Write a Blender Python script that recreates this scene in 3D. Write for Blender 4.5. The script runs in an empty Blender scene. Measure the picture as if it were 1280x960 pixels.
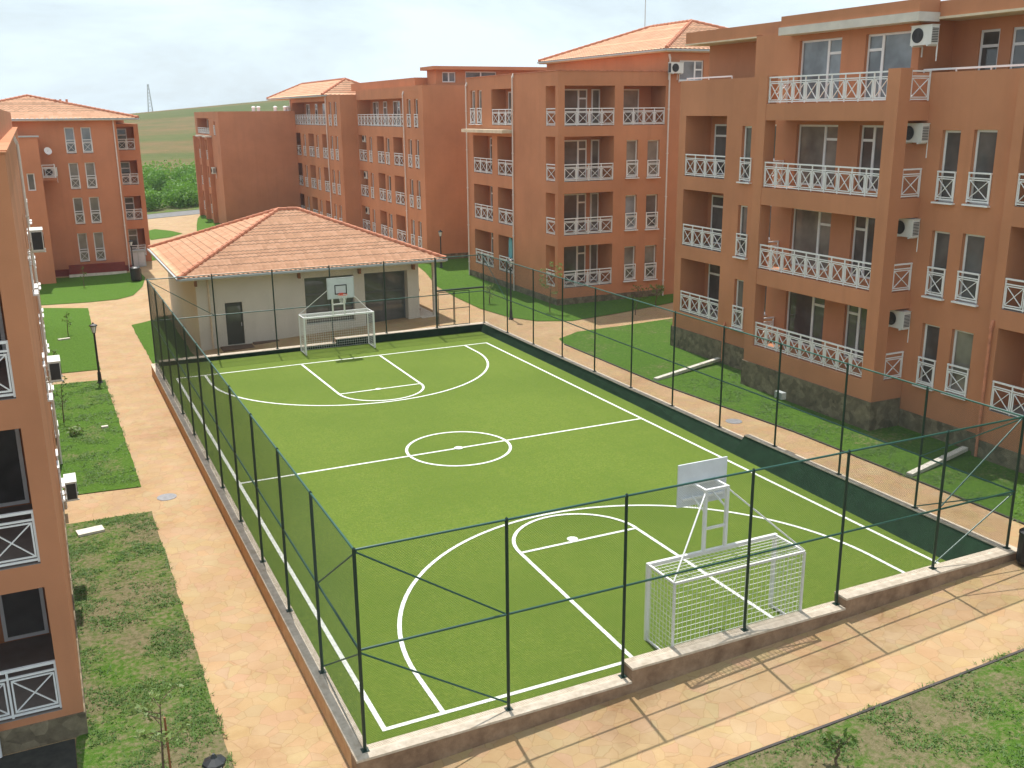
import bpy, bmesh, math, random
from mathutils import Vector, Matrix
from mathutils.geometry import tessellate_polygon
random.seed(7)
C = bpy.context.scene.collection
SC = bpy.context.scene
PI = math.pi
ORIGIN = Vector((0, 0, 0))

# ------------------------------------------------------------------ materials
def new_mat(name):
    m = bpy.data.materials.new(name); m.use_nodes = True
    nt = m.node_tree
    return m, nt, nt.nodes['Principled BSDF']

def N(nt, typ, **kw):
    n = nt.nodes.new(typ)
    for k, v in kw.items():
        if k in n.inputs.keys(): n.inputs[k].default_value = v
        else: setattr(n, k, v)
    return n

def ramp(nt, stops, fac):
    r = nt.nodes.new('ShaderNodeValToRGB')
    e = r.color_ramp.elements
    while len(e) < len(stops): e.new(0.5)
    for i, (p, c) in enumerate(stops):
        e[i].position = p; e[i].color = (*c, 1) if len(c) == 3 else c
    nt.links.new(fac, r.inputs[0])
    return r.outputs[0]

def pos(nt, scale=None):
    g = nt.nodes.new('ShaderNodeNewGeometry')
    if scale is None: return g.outputs['Position']
    v = nt.nodes.new('ShaderNodeVectorMath'); v.operation = 'MULTIPLY'
    nt.links.new(g.outputs['Position'], v.inputs[0]); v.inputs[1].default_value = scale
    return v.outputs[0]

def noise(nt, vec, scale, detail=4, rough=.55, out=0):
    n = N(nt, 'ShaderNodeTexNoise'); n.inputs['Scale'].default_value = scale
    n.inputs['Detail'].default_value = detail; n.inputs['Roughness'].default_value = rough
    nt.links.new(vec, n.inputs['Vector'])
    return n.outputs[out]

def mix(nt, fac, a, b, mode='MIX'):
    m = nt.nodes.new('ShaderNodeMix'); m.data_type = 'RGBA'; m.blend_type = mode
    for sock, v in ((m.inputs[0], fac), (m.inputs[6], a), (m.inputs[7], b)):
        if isinstance(v, (int, float)): sock.default_value = v
        elif isinstance(v, tuple): sock.default_value = (*v, 1) if len(v) == 3 else v
        else: nt.links.new(v, sock)
    return m.outputs[2]

def math_(nt, op, a, b=0.0):
    m = nt.nodes.new('ShaderNodeMath'); m.operation = op
    for s, v in ((m.inputs[0], a), (m.inputs[1], b)):
        if isinstance(v, (int, float)): s.default_value = v
        else: nt.links.new(v, s)
    return m.outputs[0]

def bump(nt, bs, h, strength=.3, dist=.02):
    b = nt.nodes.new('ShaderNodeBump'); b.inputs['Strength'].default_value = strength
    b.inputs['Distance'].default_value = dist
    nt.links.new(h, b.inputs['Height']); nt.links.new(b.outputs[0], bs.inputs['Normal'])

def simple(name, col, rough=.6, metal=0.0, var=.12, vscale=3.0, spec=None, fine=0):
    m, nt, bs = new_mat(name)
    p = pos(nt)
    f = noise(nt, p, vscale, 5)
    a = tuple(c * (1 - var) for c in col); b = tuple(min(1, c * (1 + var)) for c in col)
    col_s = ramp(nt, [(.3, a), (.7, b)], f)
    nt.links.new(col_s, bs.inputs['Base Color'])
    bs.inputs['Roughness'].default_value = rough; bs.inputs['Metallic'].default_value = metal
    if spec is not None: bs.inputs['Specular IOR Level'].default_value = spec
    if fine: bump(nt, bs, noise(nt, p, fine, 3), .25, .01)
    return m

def stucco(name, col):
    m, nt, bs = new_mat(name)
    p = pos(nt)
    big = noise(nt, p, .35, 5, .6)
    # faint rain streaks: noise stretched along z
    st = noise(nt, pos(nt, (2.2, 2.2, .18)), 1.0, 4, .6)
    c1 = ramp(nt, [(.25, tuple(c * .84 for c in col)), (.75, tuple(min(1, c * 1.12) for c in col))], big)
    c2 = mix(nt, ramp(nt, [(.5, (0, 0, 0)), (.8, (.35, .35, .35))], st), c1, tuple(c * .72 for c in col))
    nt.links.new(c2, bs.inputs['Base Color'])
    bs.inputs['Roughness'].default_value = .9; bs.inputs['Specular IOR Level'].default_value = .2
    bump(nt, bs, noise(nt, p, 45, 3), .35, .008)
    return m

def roof_tile(name, base):
    m, nt, bs = new_mat(name)
    uv = nt.nodes.new('ShaderNodeUVMap')
    sep = nt.nodes.new('ShaderNodeSeparateXYZ'); nt.links.new(uv.outputs[0], sep.inputs[0])
    fu = math_(nt, 'FLOOR', sep.outputs[0]); fv = math_(nt, 'FLOOR', sep.outputs[1])
    cb = nt.nodes.new('ShaderNodeCombineXYZ'); nt.links.new(fu, cb.inputs[0]); nt.links.new(fv, cb.inputs[1])
    wn = nt.nodes.new('ShaderNodeTexWhiteNoise'); wn.noise_dimensions = '2D'; nt.links.new(cb.outputs[0], wn.inputs['Vector'])
    c = ramp(nt, [(0, tuple(x * .86 for x in base)), (.5, base), (1, (min(1, base[0] * 1.08), base[1] * 1.14, base[2] * 1.2))], wn.outputs['Value'])
    c = mix(nt, ramp(nt, [(.45, (0, 0, 0)), (.75, (.4, .4, .4))], noise(nt, pos(nt), .6, 5, .6)), c, tuple(x * .82 for x in base))
    fr = math_(nt, 'FRACT', sep.outputs[1])
    lip = ramp(nt, [(.0, (.5, .5, .5)), (.1, (1, 1, 1))], fr)   # darker line along the lower edge of each tile course
    c = mix(nt, 1.0, c, lip, 'MULTIPLY')
    nt.links.new(c, bs.inputs['Base Color']); bs.inputs['Roughness'].default_value = .8
    bump(nt, bs, noise(nt, pos(nt), 30, 3), .2, .01)
    return m

def lawn_mat(name, dry=.5):
    m, nt, bs = new_mat(name)
    p = pos(nt)
    patch = noise(nt, p, .42, 6, .62)
    fine = noise(nt, p, 9, 6, .7)
    ff = noise(nt, p, 40, 3, .7)
    g = ramp(nt, [(.25, (.035, .085, .008)), (.5, (.07, .16, .014)), (.75, (.12, .22, .03))], fine)
    g = mix(nt, ramp(nt, [(.35, (0, 0, 0)), (.7, (.6, .6, .6))], ff), g, (.12, .2, .04))
    d = ramp(nt, [(.3, (.13, .105, .055)), (.7, (.27, .22, .13))], fine)
    comb = math_(nt, 'ADD', math_(nt, 'MULTIPLY', patch, .55), math_(nt, 'MULTIPLY', fine, .45))
    f = ramp(nt, [(dry, (0, 0, 0)), (dry + .11, (.92, .92, .92))], comb)
    c = mix(nt, f, g, d)
    nt.links.new(c, bs.inputs['Base Color']); bs.inputs['Roughness'].default_value = .95
    bs.inputs['Specular IOR Level'].default_value = .1
    bump(nt, bs, math_(nt, 'ADD', fine, ff), .8, .06)
    return m

def turf_mat():
    m, nt, bs = new_mat('artificial_turf')
    p = pos(nt)
    fine = noise(nt, p, 11, 8, .8)
    sp = noise(nt, pos(nt, (34, 34, 34)), 1, 3, .8)
    big = noise(nt, p, .22, 4, .5)
    streak = noise(nt, pos(nt, (3.5, .22, 1)), 1.3, 4, .6)
    c = ramp(nt, [(.32, (.085, .135, .012)), (.5, (.15, .215, .024)), (.66, (.25, .315, .05))], fine)
    c = mix(nt, ramp(nt, [(.38, (0, 0, 0)), (.66, (.85, .85, .85))], sp), c, (.045, .085, .008))
    c = mix(nt, ramp(nt, [(.38, (0, 0, 0)), (.64, (.14, .14, .14))], streak), c, (.175, .215, .032))
    mid = noise(nt, p, 2.6, 5, .7)
    c = mix(nt, ramp(nt, [(.42, (0, 0, 0)), (.66, (.55, .55, .55))], mid), c, (.085, .15, .012))
    c = mix(nt, ramp(nt, [(.42, (0, 0, 0)), (.64, (.62, .62, .62))], big), c, (.085, .14, .013))
    nt.links.new(c, bs.inputs['Base Color']); bs.inputs['Roughness'].default_value = .85
    bs.inputs['Specular IOR Level'].default_value = .15
    bs.inputs['Sheen Weight'].default_value = .16; bs.inputs['Sheen Tint'].default_value = (.75, .9, .25, 1); bs.inputs['Sheen Roughness'].default_value = .5
    bump(nt, bs, math_(nt, 'ADD', fine, sp), .6, .03)
    return m

def paving_mat():
    m, nt, bs = new_mat('stamped_concrete')
    p = pos(nt)
    vo = N(nt, 'ShaderNodeTexVoronoi'); vo.feature = 'DISTANCE_TO_EDGE'; vo.inputs['Scale'].default_value = 3.1
    w = noise(nt, p, 2.5, 3, .5, 1)
    ad = nt.nodes.new('ShaderNodeVectorMath'); ad.operation = 'MULTIPLY_ADD'
    nt.links.new(w, ad.inputs[0]); ad.inputs[1].default_value = (.18, .18, 0); nt.links.new(p, ad.inputs[2])
    fl = nt.nodes.new('ShaderNodeVectorMath'); fl.operation = 'MULTIPLY'
    nt.links.new(ad.outputs[0], fl.inputs[0]); fl.inputs[1].default_value = (1, 1, 0)
    nt.links.new(fl.outputs[0], vo.inputs['Vector'])
    vc = N(nt, 'ShaderNodeTexVoronoi'); vc.inputs['Scale'].default_value = 3.1; nt.links.new(fl.outputs[0], vc.inputs['Vector'])
    base = ramp(nt, [(.2, (.35, .22, .105)), (.5, (.40, .265, .136)), (.8, (.455, .32, .182))], noise(nt, p, .8, 6, .65))
    stone = mix(nt, .07, base, vc.outputs['Color'], 'SOFT_LIGHT')
    j = ramp(nt, [(.006, (.84, .8, .76)), (.03, (1, 1, 1))], vo.outputs['Distance'])
    c = mix(nt, 1.0, stone, j, 'MULTIPLY')
    st = ramp(nt, [(.55, (1, 1, 1)), (.72, (.74, .66, .58))], noise(nt, p, .3, 6, .7))
    c = mix(nt, 1.0, c, st, 'MULTIPLY')
    nt.links.new(c, bs.inputs['Base Color']); bs.inputs['Roughness'].default_value = .75
    bs.inputs['Specular IOR Level'].default_value = .3
    bump(nt, bs, math_(nt, 'ADD', noise(nt, p, 20, 4), j), .25, .02)
    return m

def stone_mat(name, lo, hi, scale=3.0, cell=True):
    m, nt, bs = new_mat(name)
    p = pos(nt)
    n1 = noise(nt, p, scale, 6, .7)
    c = ramp(nt, [(.3, lo), (.7, hi)], n1)
    if cell:
        vo = N(nt, 'ShaderNodeTexVoronoi'); vo.inputs['Scale'].default_value = 4.5; nt.links.new(p, vo.inputs['Vector'])
        bw = nt.nodes.new('ShaderNodeRGBToBW'); nt.links.new(vo.outputs['Color'], bw.inputs[0]); c = mix(nt, .5, c, bw.outputs[0], 'SOFT_LIGHT')
    nt.links.new(c, bs.inputs['Base Color']); bs.inputs['Roughness'].default_value = .9
    bump(nt, bs, noise(nt, p, 14, 5, .7), .5, .03)
    return m

def hill_mat():
    m, nt, bs = new_mat('meadow_hill')
    p = pos(nt)
    st = noise(nt, pos(nt, (.006, .02, .09)), 1.0, 6, .6)
    fine = noise(nt, p, .12, 7, .75)
    c = ramp(nt, [(.3, (.075, .1, .028)), (.45, (.115, .12, .04)), (.55, (.19, .12, .055)), (.68, (.105, .12, .04)), (.8, (.23, .125, .06))], st)
    c = mix(nt, ramp(nt, [(.4, (0, 0, 0)), (.75, (.7, .7, .7))], fine), c, (.06, .09, .024))
    c = mix(nt, ramp(nt, [(.62, (0, 0, 0)), (.7, (.5, .5, .5))], noise(nt, p, .5, 4, .7)), c, (.32, .15, .08))
    nt.links.new(c, bs.inputs['Base Color']); bs.inputs['Roughness'].default_value = 1
    bs.inputs['Specular IOR Level'].default_value = .05
    bump(nt, bs, fine, .6, .8)
    return m

def leaf_mat(name, a, b):
    m, nt, bs = new_mat(name)
    oi = noise(nt, pos(nt), 3.5, 3)
    nt.links.new(ramp(nt, [(.3, a), (.7, b)], oi), bs.inputs['Base Color'])
    bs.inputs['Roughness'].default_value = .6
    tr = nt.nodes.new('ShaderNodeBsdfTranslucent'); tr.inputs[0].default_value = (b[0] * 1.2, b[1] * 1.2, b[2], 1)
    ms = nt.nodes.new('ShaderNodeMixShader'); ms.inputs[0].default_value = .3
    out = nt.nodes['Material Output']
    nt.links.new(bs.outputs[0], ms.inputs[1]); nt.links.new(tr.outputs[0], ms.inputs[2]); nt.links.new(ms.outputs[0], out.inputs[0])
    return m

def glass(name, col, rough=.04):
    m, nt, bs = new_mat(name)
    p = pos(nt)
    f = noise(nt, p, .7, 3)
    nt.links.new(ramp(nt, [(.35, tuple(c * .6 for c in col)), (.65, tuple(c * 1.3 for c in col))], f), bs.inputs['Base Color'])
    bs.inputs['Roughness'].default_value = rough; bs.inputs['IOR'].default_value = 1.6
    bump(nt, bs, noise(nt, p, .9, 2), .03, .05)
    return m

ORANGE = (.525, .228, .118)
M = dict(
    orange=stucco('orange_stucco', ORANGE),
    orange_far=stucco('orange_stucco_weathered', (.525, .22, .118)),
    cream=stucco('cream_render', (.66, .62, .53)),
    creamtrim=simple('cream_trim', (.68, .56, .4), .8),
    redbase=simple('dark_red_render', (.2, .03, .02), .85),
    tile=roof_tile('roof_tiles', (.83, .44, .255)),
    ridge=simple('ridge_tile', (.52, .2, .11), .85, var=.25, vscale=5),
    white=simple('white_paint', (.8, .79, .78), .45, var=.04),
    upvc=simple('white_upvc', (.76, .76, .75), .35, var=.03),
    line=simple('white_line_turf', (.7, .72, .66), .85, var=.2, vscale=9),
    glass=glass('window_glass', (.11, .105, .1)),
    glass2=glass('window_glass_curtain', (.21, .19, .165), .12),
    glass3=glass('window_glass_blind', (.2, .23, .25), .12),
    greenpost=simple('dark_green_post', (.007, .03, .02), .4, var=.1),
    greenrail=simple('green_rail', (.015, .085, .062), .35, var=.12),
    greenwire=simple('green_wire', (.008, .036, .022), .45, var=.1),
    galv=simple('galvanised_steel', (.55, .56, .58), .45, metal=.35, var=.08),
    board=simple('backboard_back', (.62, .64, .67), .5, var=.08),
    net=simple('white_cord', (.78, .78, .76), .7, var=.05),
    rim=simple('orange_rim', (.7, .08, .03), .4),
    black=simple('black_plastic', (.01, .01, .011), .45),
    darkmetal=simple('dark_metal', (.02, .022, .024), .4),
    acbody=simple('ac_casing', (.68, .68, .64), .5, var=.06),
    acdark=simple('ac_grille', (.03, .03, .032), .5),
    gutter=simple('gutter_metal', (.42, .45, .44), .5, var=.1),
    pipe=simple('downpipe_white', (.7, .62, .56), .5, var=.06),
    plinth=stone_mat('plinth_stone', (.1, .075, .045), (.24, .19, .12), 2.5),
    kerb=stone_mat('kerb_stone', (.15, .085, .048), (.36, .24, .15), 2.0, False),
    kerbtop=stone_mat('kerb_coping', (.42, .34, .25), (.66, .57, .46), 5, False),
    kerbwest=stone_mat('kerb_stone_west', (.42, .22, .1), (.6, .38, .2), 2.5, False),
    turf=turf_mat(),
    lawn=lawn_mat('lawn_green', .6),
    lawndry=lawn_mat('lawn_patchy', .425),
    lawnmid=lawn_mat('lawn_half_dry', .545),
    paving=paving_mat(),
    floor=simple('balcony_floor', (.25, .22, .2), .8),
    shade_ground=simple('dark_shade_ground', (.03, .028, .022), .95, var=.4, vscale=6, fine=12),  # near-black ground colour that carries the nearest block's shade
    dirt=simple('dry_ground', (.22, .19, .11), .95, var=.35, vscale=.05, fine=2),
    asphalt=simple('road_asphalt', (.17, .165, .16), .9, var=.15, vscale=2),
    concrete=simple('pale_concrete', (.62, .58, .5), .85, var=.12, vscale=4, fine=20),
    edging=simple('dark_edging', (.06, .05, .045), .9, var=.3),
    hill=hill_mat(),
    bark=simple('bark', (.13, .085, .05), .9, var=.3, vscale=15, fine=30),
    leaf=leaf_mat('leaf_green', (.04, .09, .015), (.11, .19, .035)),
    leafpale=leaf_mat('leaf_pale', (.1, .16, .04), (.24, .32, .1)),
    fascia=simple('pale_fascia', (.62, .57, .5), .7, var=.1, vscale=2),
    blade=leaf_mat('grass_blade', (.05, .125, .012), (.12, .22, .03)),
    hedge=leaf_mat('hedge_leaf', (.06, .16, .018), (.17, .34, .04)),
    shade_strip=simple('dark_green_shade', (.009, .028, .013), .9, var=.25, spec=.15),  # dark green standing in for the shade beside the pitch walls
    shopframe=simple('dark_frame', (.1, .1, .1), .4),
    doorbrown=simple('door_dark', (.045, .04, .032), .5),
    stepbrown=simple('step_brown', (.13, .07, .045), .85, var=.25),
    wood=simple('brown_wood', (.25, .09, .035), .6, var=.2, vscale=8),
    manhole=simple('manhole_iron', (.24, .24, .25), .6, var=.2, vscale=9),
    cyan=simple('turquoise_plastic', (.05, .35, .42), .4),
    lampglass=simple('frosted_globe', (.7, .72, .74), .25, var=.03),
)

# ------------------------------------------------------------------ mesh helpers
class MB:
    def __init__(s): s.v = []; s.f = []; s.mi = []; s.m = 0; s.uv = None
    def face(s, pts):
        i = len(s.v); s.v += [tuple(p) for p in pts]; s.f.append(tuple(range(i, i + len(pts)))); s.mi.append(s.m)
    def hexa(s, p):
        i = len(s.v); s.v += [tuple(q) for q in p]
        for a in ((0, 3, 2, 1), (4, 5, 6, 7), (0, 1, 5, 4), (1, 2, 6, 5), (2, 3, 7, 6), (3, 0, 4, 7)):
            s.f.append(tuple(i + k for k in a)); s.mi.append(s.m)
    def box(s, x0, x1, y0, y1, z0, z1):
        if x0 > x1: x0, x1 = x1, x0
        if y0 > y1: y0, y1 = y1, y0
        if z0 > z1: z0, z1 = z1, z0
        s.hexa([(x0, y0, z0), (x1, y0, z0), (x1, y1, z0), (x0, y1, z0), (x0, y0, z1), (x1, y0, z1), (x1, y1, z1), (x0, y1, z1)])
    def bar(s, p, q, w, h=None, up=(0, 0, 1)):
        p = Vector(p); q = Vector(q); h = w if h is None else h
        d = (q - p).normalized(); u = Vector(up)
        if abs(d.dot(u)) > .98: u = Vector((0, 1, 0))
        a = d.cross(u).normalized() * (w / 2); b = a.cross(d).normalized() * (h / 2)
        s.hexa([p - a - b, p + a - b, p + a + b, p - a + b, q - a - b, q + a - b, q + a + b, q - a + b])
    def tube(s, p, q, r, r2=None, n=8, cap=True):
        p = Vector(p); q = Vector(q); r2 = r if r2 is None else r2
        d = (q - p).normalized(); u = Vector((0, 0, 1)) if abs(d.z) < .95 else Vector((1, 0, 0))
        a = d.cross(u).normalized(); b = a.cross(d)
        i = len(s.v)
        for k in range(n):
            t = 2 * PI * k / n; o = a * math.cos(t) + b * math.sin(t)
            s.v.append(tuple(p + o * r)); s.v.append(tuple(q + o * r2))
        for k in range(n):
            k2 = (k + 1) % n
            s.f.append((i + 2 * k, i + 2 * k + 1, i + 2 * k2 + 1, i + 2 * k2)); s.mi.append(s.m)
        if cap:
            s.f.append(tuple(i + 2 * k for k in range(n))); s.mi.append(s.m)
            s.f.append(tuple(i + 2 * k + 1 for k in reversed(range(n)))); s.mi.append(s.m)
    def lathe(s, c, prof, n=16):
        c = Vector(c); i = len(s.v)
        for (r, z) in prof:
            for k in range(n):
                t = 2 * PI * k / n
                s.v.append((c.x + r * math.cos(t), c.y + r * math.sin(t), c.z + z))
        for j in range(len(prof) - 1):
            for k in range(n):
                k2 = (k + 1) % n
                s.f.append((i + j * n + k, i + j * n + k2, i + (j + 1) * n + k2, i + (j + 1) * n + k)); s.mi.append(s.m)
        s.f.append(tuple(i + k for k in reversed(range(n)))); s.mi.append(s.m)
        e = i + (len(prof) - 1) * n
        s.f.append(tuple(e + k for k in range(n))); s.mi.append(s.m)
    def mesh(s, name, mats, off=ORIGIN, smooth=False):
        me = bpy.data.meshes.new(name)
        me.from_pydata([(a - off[0], b - off[1], c - off[2]) for a, b, c in s.v], [], s.f)
        for m in (mats if isinstance(mats, (list, tuple)) else [mats]): me.materials.append(m)
        for p, k in zip(me.polygons, s.mi): p.material_index = k; p.use_smooth = smooth
        me.update()
        return me
    def build(s, name, mats, parent=None, loc=None, smooth=False):
        off = parent_world(parent) if parent else (Vector(loc) if loc is not None else ORIGIN)
        o = bpy.data.objects.new(name, s.mesh(name, mats, off, smooth)); C.objects.link(o)
        if parent: o.parent = parent
        else: o.location = off
        return o

def parent_world(p):
    w = Vector(p.location)
    while p.parent: p = p.parent; w = w + Vector(p.location)
    return w

def tag(o, label=None, cat=None, group=None, kind=None):
    if label: o['label'] = label
    if cat: o['category'] = cat
    if group: o['group'] = group
    if kind: o['kind'] = kind
    return o

def thing(name, loc, label, cat, group=None):
    o = bpy.data.objects.new(name, None); C.objects.link(o); o.location = loc
    o.empty_display_size = .3
    return tag(o, label, cat, group)

def inst(name, me, parent, loc, rz=0):
    o = bpy.data.objects.new(name, me); C.objects.link(o); o.parent = parent
    o.location = Vector(loc) - parent_world(parent); o.rotation_euler = (0, 0, rz)
    return o

def copy_tree(o, parent=None):
    c = o.copy(); C.objects.link(c); c.parent = parent
    for ch in list(o.children): copy_tree(ch, c)
    return c

def G(x): return -.45 + .05 * min(max(x, 0), 16)      # the site rises gently to the east

# ------------------------------------------------------------------ camera
CX, CY, CZ = -4.754, -15.746, 11.239
yaw, pit, rol, FPX = .44417, .26893, -.009387, 1233.39
f_ = Vector((math.sin(yaw) * math.cos(pit), math.cos(yaw) * math.cos(pit), -math.sin(pit)))
r_ = Vector((math.cos(yaw), -math.sin(yaw), 0)); u_ = r_.cross(f_)
r2 = r_ * math.cos(rol) + u_ * math.sin(rol); u2 = u_ * math.cos(rol) - r_ * math.sin(rol)
cam = bpy.data.cameras.new('camera'); co = bpy.data.objects.new('camera', cam); C.objects.link(co)
mw = Matrix((r2, u2, -f_)).transposed().to_4x4(); mw.translation = (CX, CY, CZ); co.matrix_world = mw
cam.sensor_width = 36; cam.lens = 36 * FPX / 1280; cam.clip_end = 6000; cam.clip_start = .1
SC.camera = co

# ------------------------------------------------------------------ light and sky
SUN_EL, SUN_AZ = math.radians(66), math.radians(6)      # azimuth from +Y towards +X
sd = Vector((math.sin(SUN_AZ) * math.cos(SUN_EL), math.cos(SUN_AZ) * math.cos(SUN_EL), math.sin(SUN_EL)))
sun = bpy.data.lights.new('sun', 'SUN'); sun.energy = 4.9; sun.angle = math.radians(.6); sun.color = (1, .955, .89)
so = bpy.data.objects.new('sun', sun); C.objects.link(so)
so.rotation_euler = sd.to_track_quat('Z', 'Y').to_euler(); so.location = (0, 0, 60)

W = bpy.data.worlds.new('World'); SC.world = W; W.use_nodes = True
nt = W.node_tree; bg = nt.nodes['Background']
sky = nt.nodes.new('ShaderNodeTexSky'); sky.sky_type = 'NISHITA'; sky.sun_disc = False
sky.sun_elevation = SUN_EL; sky.sun_rotation = SUN_AZ; sky.altitude = 50
sky.air_density = 1.0; sky.dust_density = 2.5; sky.ozone_density = 1.0
tc = nt.nodes.new('ShaderNodeTexCoord')
mp = nt.nodes.new('ShaderNodeMapping'); mp.inputs['Scale'].default_value = (1, 1, 3.2)
nt.links.new(tc.outputs['Generated'], mp.inputs[0])
cl = nt.nodes.new('ShaderNodeTexNoise'); cl.inputs['Scale'].default_value = 3.2; cl.inputs['Detail'].default_value = 7
cl.inputs['Roughness'].default_value = .58; cl.inputs['Distortion'].default_value = .3
nt.links.new(mp.outputs[0], cl.inputs['Vector'])
clf = ramp(nt, [(.36, (.52, .52, .52)), (.6, (.97, .97, .97))], cl.outputs[0])
skyc = mix(nt, clf, sky.outputs[0], (10.6, 12.5, 13.7))
nt.links.new(skyc, bg.inputs[0]); bg.inputs[1].default_value = .082
SC.view_settings.view_transform = 'Standard'; SC.view_settings.look = 'None'
SC.view_settings.gamma = 1; SC.view_settings.use_curve_mapping = False; SC.view_settings.exposure = .17

# ------------------------------------------------------------------ ground, lawns, pitch
def sheet(name, poly, mat, dz, jitter=0, label=None, slope=True, step=.45):
    """flat polygon laid on the sloping ground"""
    if jitter:
        pts = []
        for i, (x, y) in enumerate(poly):
            x2, y2 = poly[(i + 1) % len(poly)]
            L = math.hypot(x2 - x, y2 - y); n = max(1, int(L / step)) if L < 60 else 1
            for k in range(n):
                t = k / n
                jx = random.uniform(-jitter, jitter) if k else 0; jy = random.uniform(-jitter, jitter) if k else 0
                pts.append((x + (x2 - x) * t + jx, y + (y2 - y) * t + jy))
        poly = pts
    bm = bmesh.new()
    vs = [bm.verts.new((x, y, 0)) for x, y in poly]
    for tri in tessellate_polygon([[Vector((x, y, 0)) for x, y in poly]]):
        try: bm.faces.new([vs[i] for i in tri])
        except ValueError: pass
    if slope:
        for X in (0.0, 16.0):
            bmesh.ops.bisect_plane(bm, geom=bm.verts[:] + bm.edges[:] + bm.faces[:], plane_co=(X, 0, 0), plane_no=(1, 0, 0))
    for v in bm.verts: v.co.z = (G(v.co.x) if slope else 0) + dz
    bmesh.ops.recalc_face_normals(bm, faces=bm.faces[:])
    for fc in bm.faces:
        if fc.normal.z < 0: fc.normal_flip()
    me = bpy.data.meshes.new(name); bm.to_mesh(me); bm.free(); me.materials.append(mat)
    o = bpy.data.objects.new(name, me); C.objects.link(o)
    tag(o, label, None, None, 'structure')
    return o

PX0, PX1, PY0, PY1 = -.62, 16.2, -.62, 31.62            # centre line of the low wall
# one ground sheet to the horizon with the pitch cut out
gm = bmesh.new()
xs = [-700, -60, PX0, 0, 16, PX1, 80, 1100]; ys = [-500, -40, PY0, PY1, 120, 900]
gv = {(i, j): gm.verts.new((x, y, G(x) - .03)) for i, x in enumerate(xs) for j, y in enumerate(ys)}
for i in range(len(xs) - 1):
    for j in range(len(ys) - 1):
        if xs[i] >= PX0 and xs[i + 1] <= PX1 and ys[j] >= PY0 and ys[j + 1] <= PY1: continue
        gm.faces.new([gv[i, j], gv[i + 1, j], gv[i + 1, j + 1], gv[i, j + 1]])
me = bpy.data.meshes.new('ground'); gm.to_mesh(me); gm.free(); me.materials.append(M['dirt'])
o = bpy.data.objects.new('ground', me); C.objects.link(o); tag(o, 'dry ground around the apartment blocks', kind='structure')

# paving: four rectangles around the pitch as one sheet
pm = bmesh.new()
def pave(x0, x1, y0, y1):
    cuts = sorted({x0, x1} | {c for c in (0.0, 16.0) if x0 < c < x1})
    for a, b in zip(cuts, cuts[1:]):
        pm.faces.new([pm.verts.new((x, y, G(x) + .004)) for x, y in ((a, y0), (b, y0), (b, y1), (a, y1))])
pave(-9, 50, -15, PY0); pave(-9, PX0, PY0, PY1); pave(PX1, 50, PY0, PY1); pave(-9, 50, PY1, 104)
me = bpy.data.meshes.new('footpath'); pm.to_mesh(me); pm.free(); me.materials.append(M['paving'])
o = bpy.data.objects.new('footpath', me); C.objects.link(o); tag(o, 'beige stamped concrete footpaths around the pitch', kind='structure')

LW = 'lawn'
sheet(LW, [(-5.3, -15), (-2.72, -15), (-2.7, 2), (-2.66, 14.35), (-5.3, 14.45)], M['lawndry'], .03, .022, 'patchy lawn beside the nearest block')
sheet(LW, [(-5.3, 16.95), (-2.74, 16.7), (-2.82, 31.75), (-5.3, 31.95)], M['lawnmid'], .03, .022, 'lawn between the two side paths')
sheet(LW, [(-5.3, 34.0), (-2.86, 33.9), (-2.5, 51.0), (-5.3, 52.6)], M['lawn'], .03, .022, 'green lawn behind the path lamp')
sheet(LW, [(-5.6, 53.6), (-2.4, 53.2), (-.6, 53.4), (.5, 54.4), (1.4, 57.5), (2.0, 61.5), (1.9, 64.2), (1.2, 64.9), (-5.6, 65.1)], M['lawn'], .03, 0, 'rounded green lawn before the far block')
sheet(LW, [(-.5, 33.0), (1.5, 33.0), (1.6, 45.6), (-.55, 44.2)], M['lawn'], .03, .03, 'narrow wedge of lawn beside the clubhouse')
sheet(LW, [(-1.0, -15), (40, -15), (40, -3.75), (13, -3.66), (8.6, -3.6), (5.1, -3.5), (-.6, -3.4)], M['lawndry'], .03, .022, 'patchy lawn in front of the pitch')
sheet(LW, [(18.35, -3.0), (36, -3.0), (36, 28.8), (26, 27.95), (22.3, 27.55), (19.5, 27.4), (17.9, 26.4), (17.6, 25.2), (17.6, 17), (18.25, 9.6)], M['lawnmid'], .03, .03, 'sloping lawn below the right block')
sheet(LW, [(19.6, 49.5), (18.2, 43.8), (17.75, 39.4), (17.6, 35.4), (18.0, 32.4), (18.9, 30.7), (20.6, 29.9), (23.8, 30.5), (28.6, 31.8), (38, 33.2), (38, 60), (21.5, 60)], M['lawn'], .03, 0, 'green lawn around the middle block')
sheet(LW, [(12.6, 104), (11.4, 99), (10.4, 93), (9.6, 87.5), (10.5, 83), (14, 80), (22, 80), (22, 104)], M['lawn'], .03, 0, 'lawn before the farthest wing')
sheet(LW, [(4.8, 84), (6.6, 84.6), (8.1, 86.6), (7.4, 90), (6.2, 93), (5.2, 92)], M['lawn'], .03, 0, 'small island of lawn by the far road')
sheet(LW, [(2.6, 70), (4.2, 70), (4.6, 80), (2.8, 80)], M['lawn'], .03, 0, 'strip of lawn beside the far block')
sheet('shaded_ground', [(-12, -15), (-5.32, -15), (-5.32, 3.0), (-12, 3.0)], M['shade_ground'], .028, 0, 'ground coloured dark for the shade at the foot of the nearest block')  # the block's cast shade is put into this sheet's colour
sheet('road', [(-60, 104.3), (60, 104.3), (60, 109.5), (-60, 109.5)], M['asphalt'], .01, 0, 'grey access road beyond the blocks')
sheet('verge', [(-60, 109.7), (60, 109.7), (60, 122), (-60, 122)], M['lawndry'], .02, 0, 'rough verge between road and hedge')
eb = MB()
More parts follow.
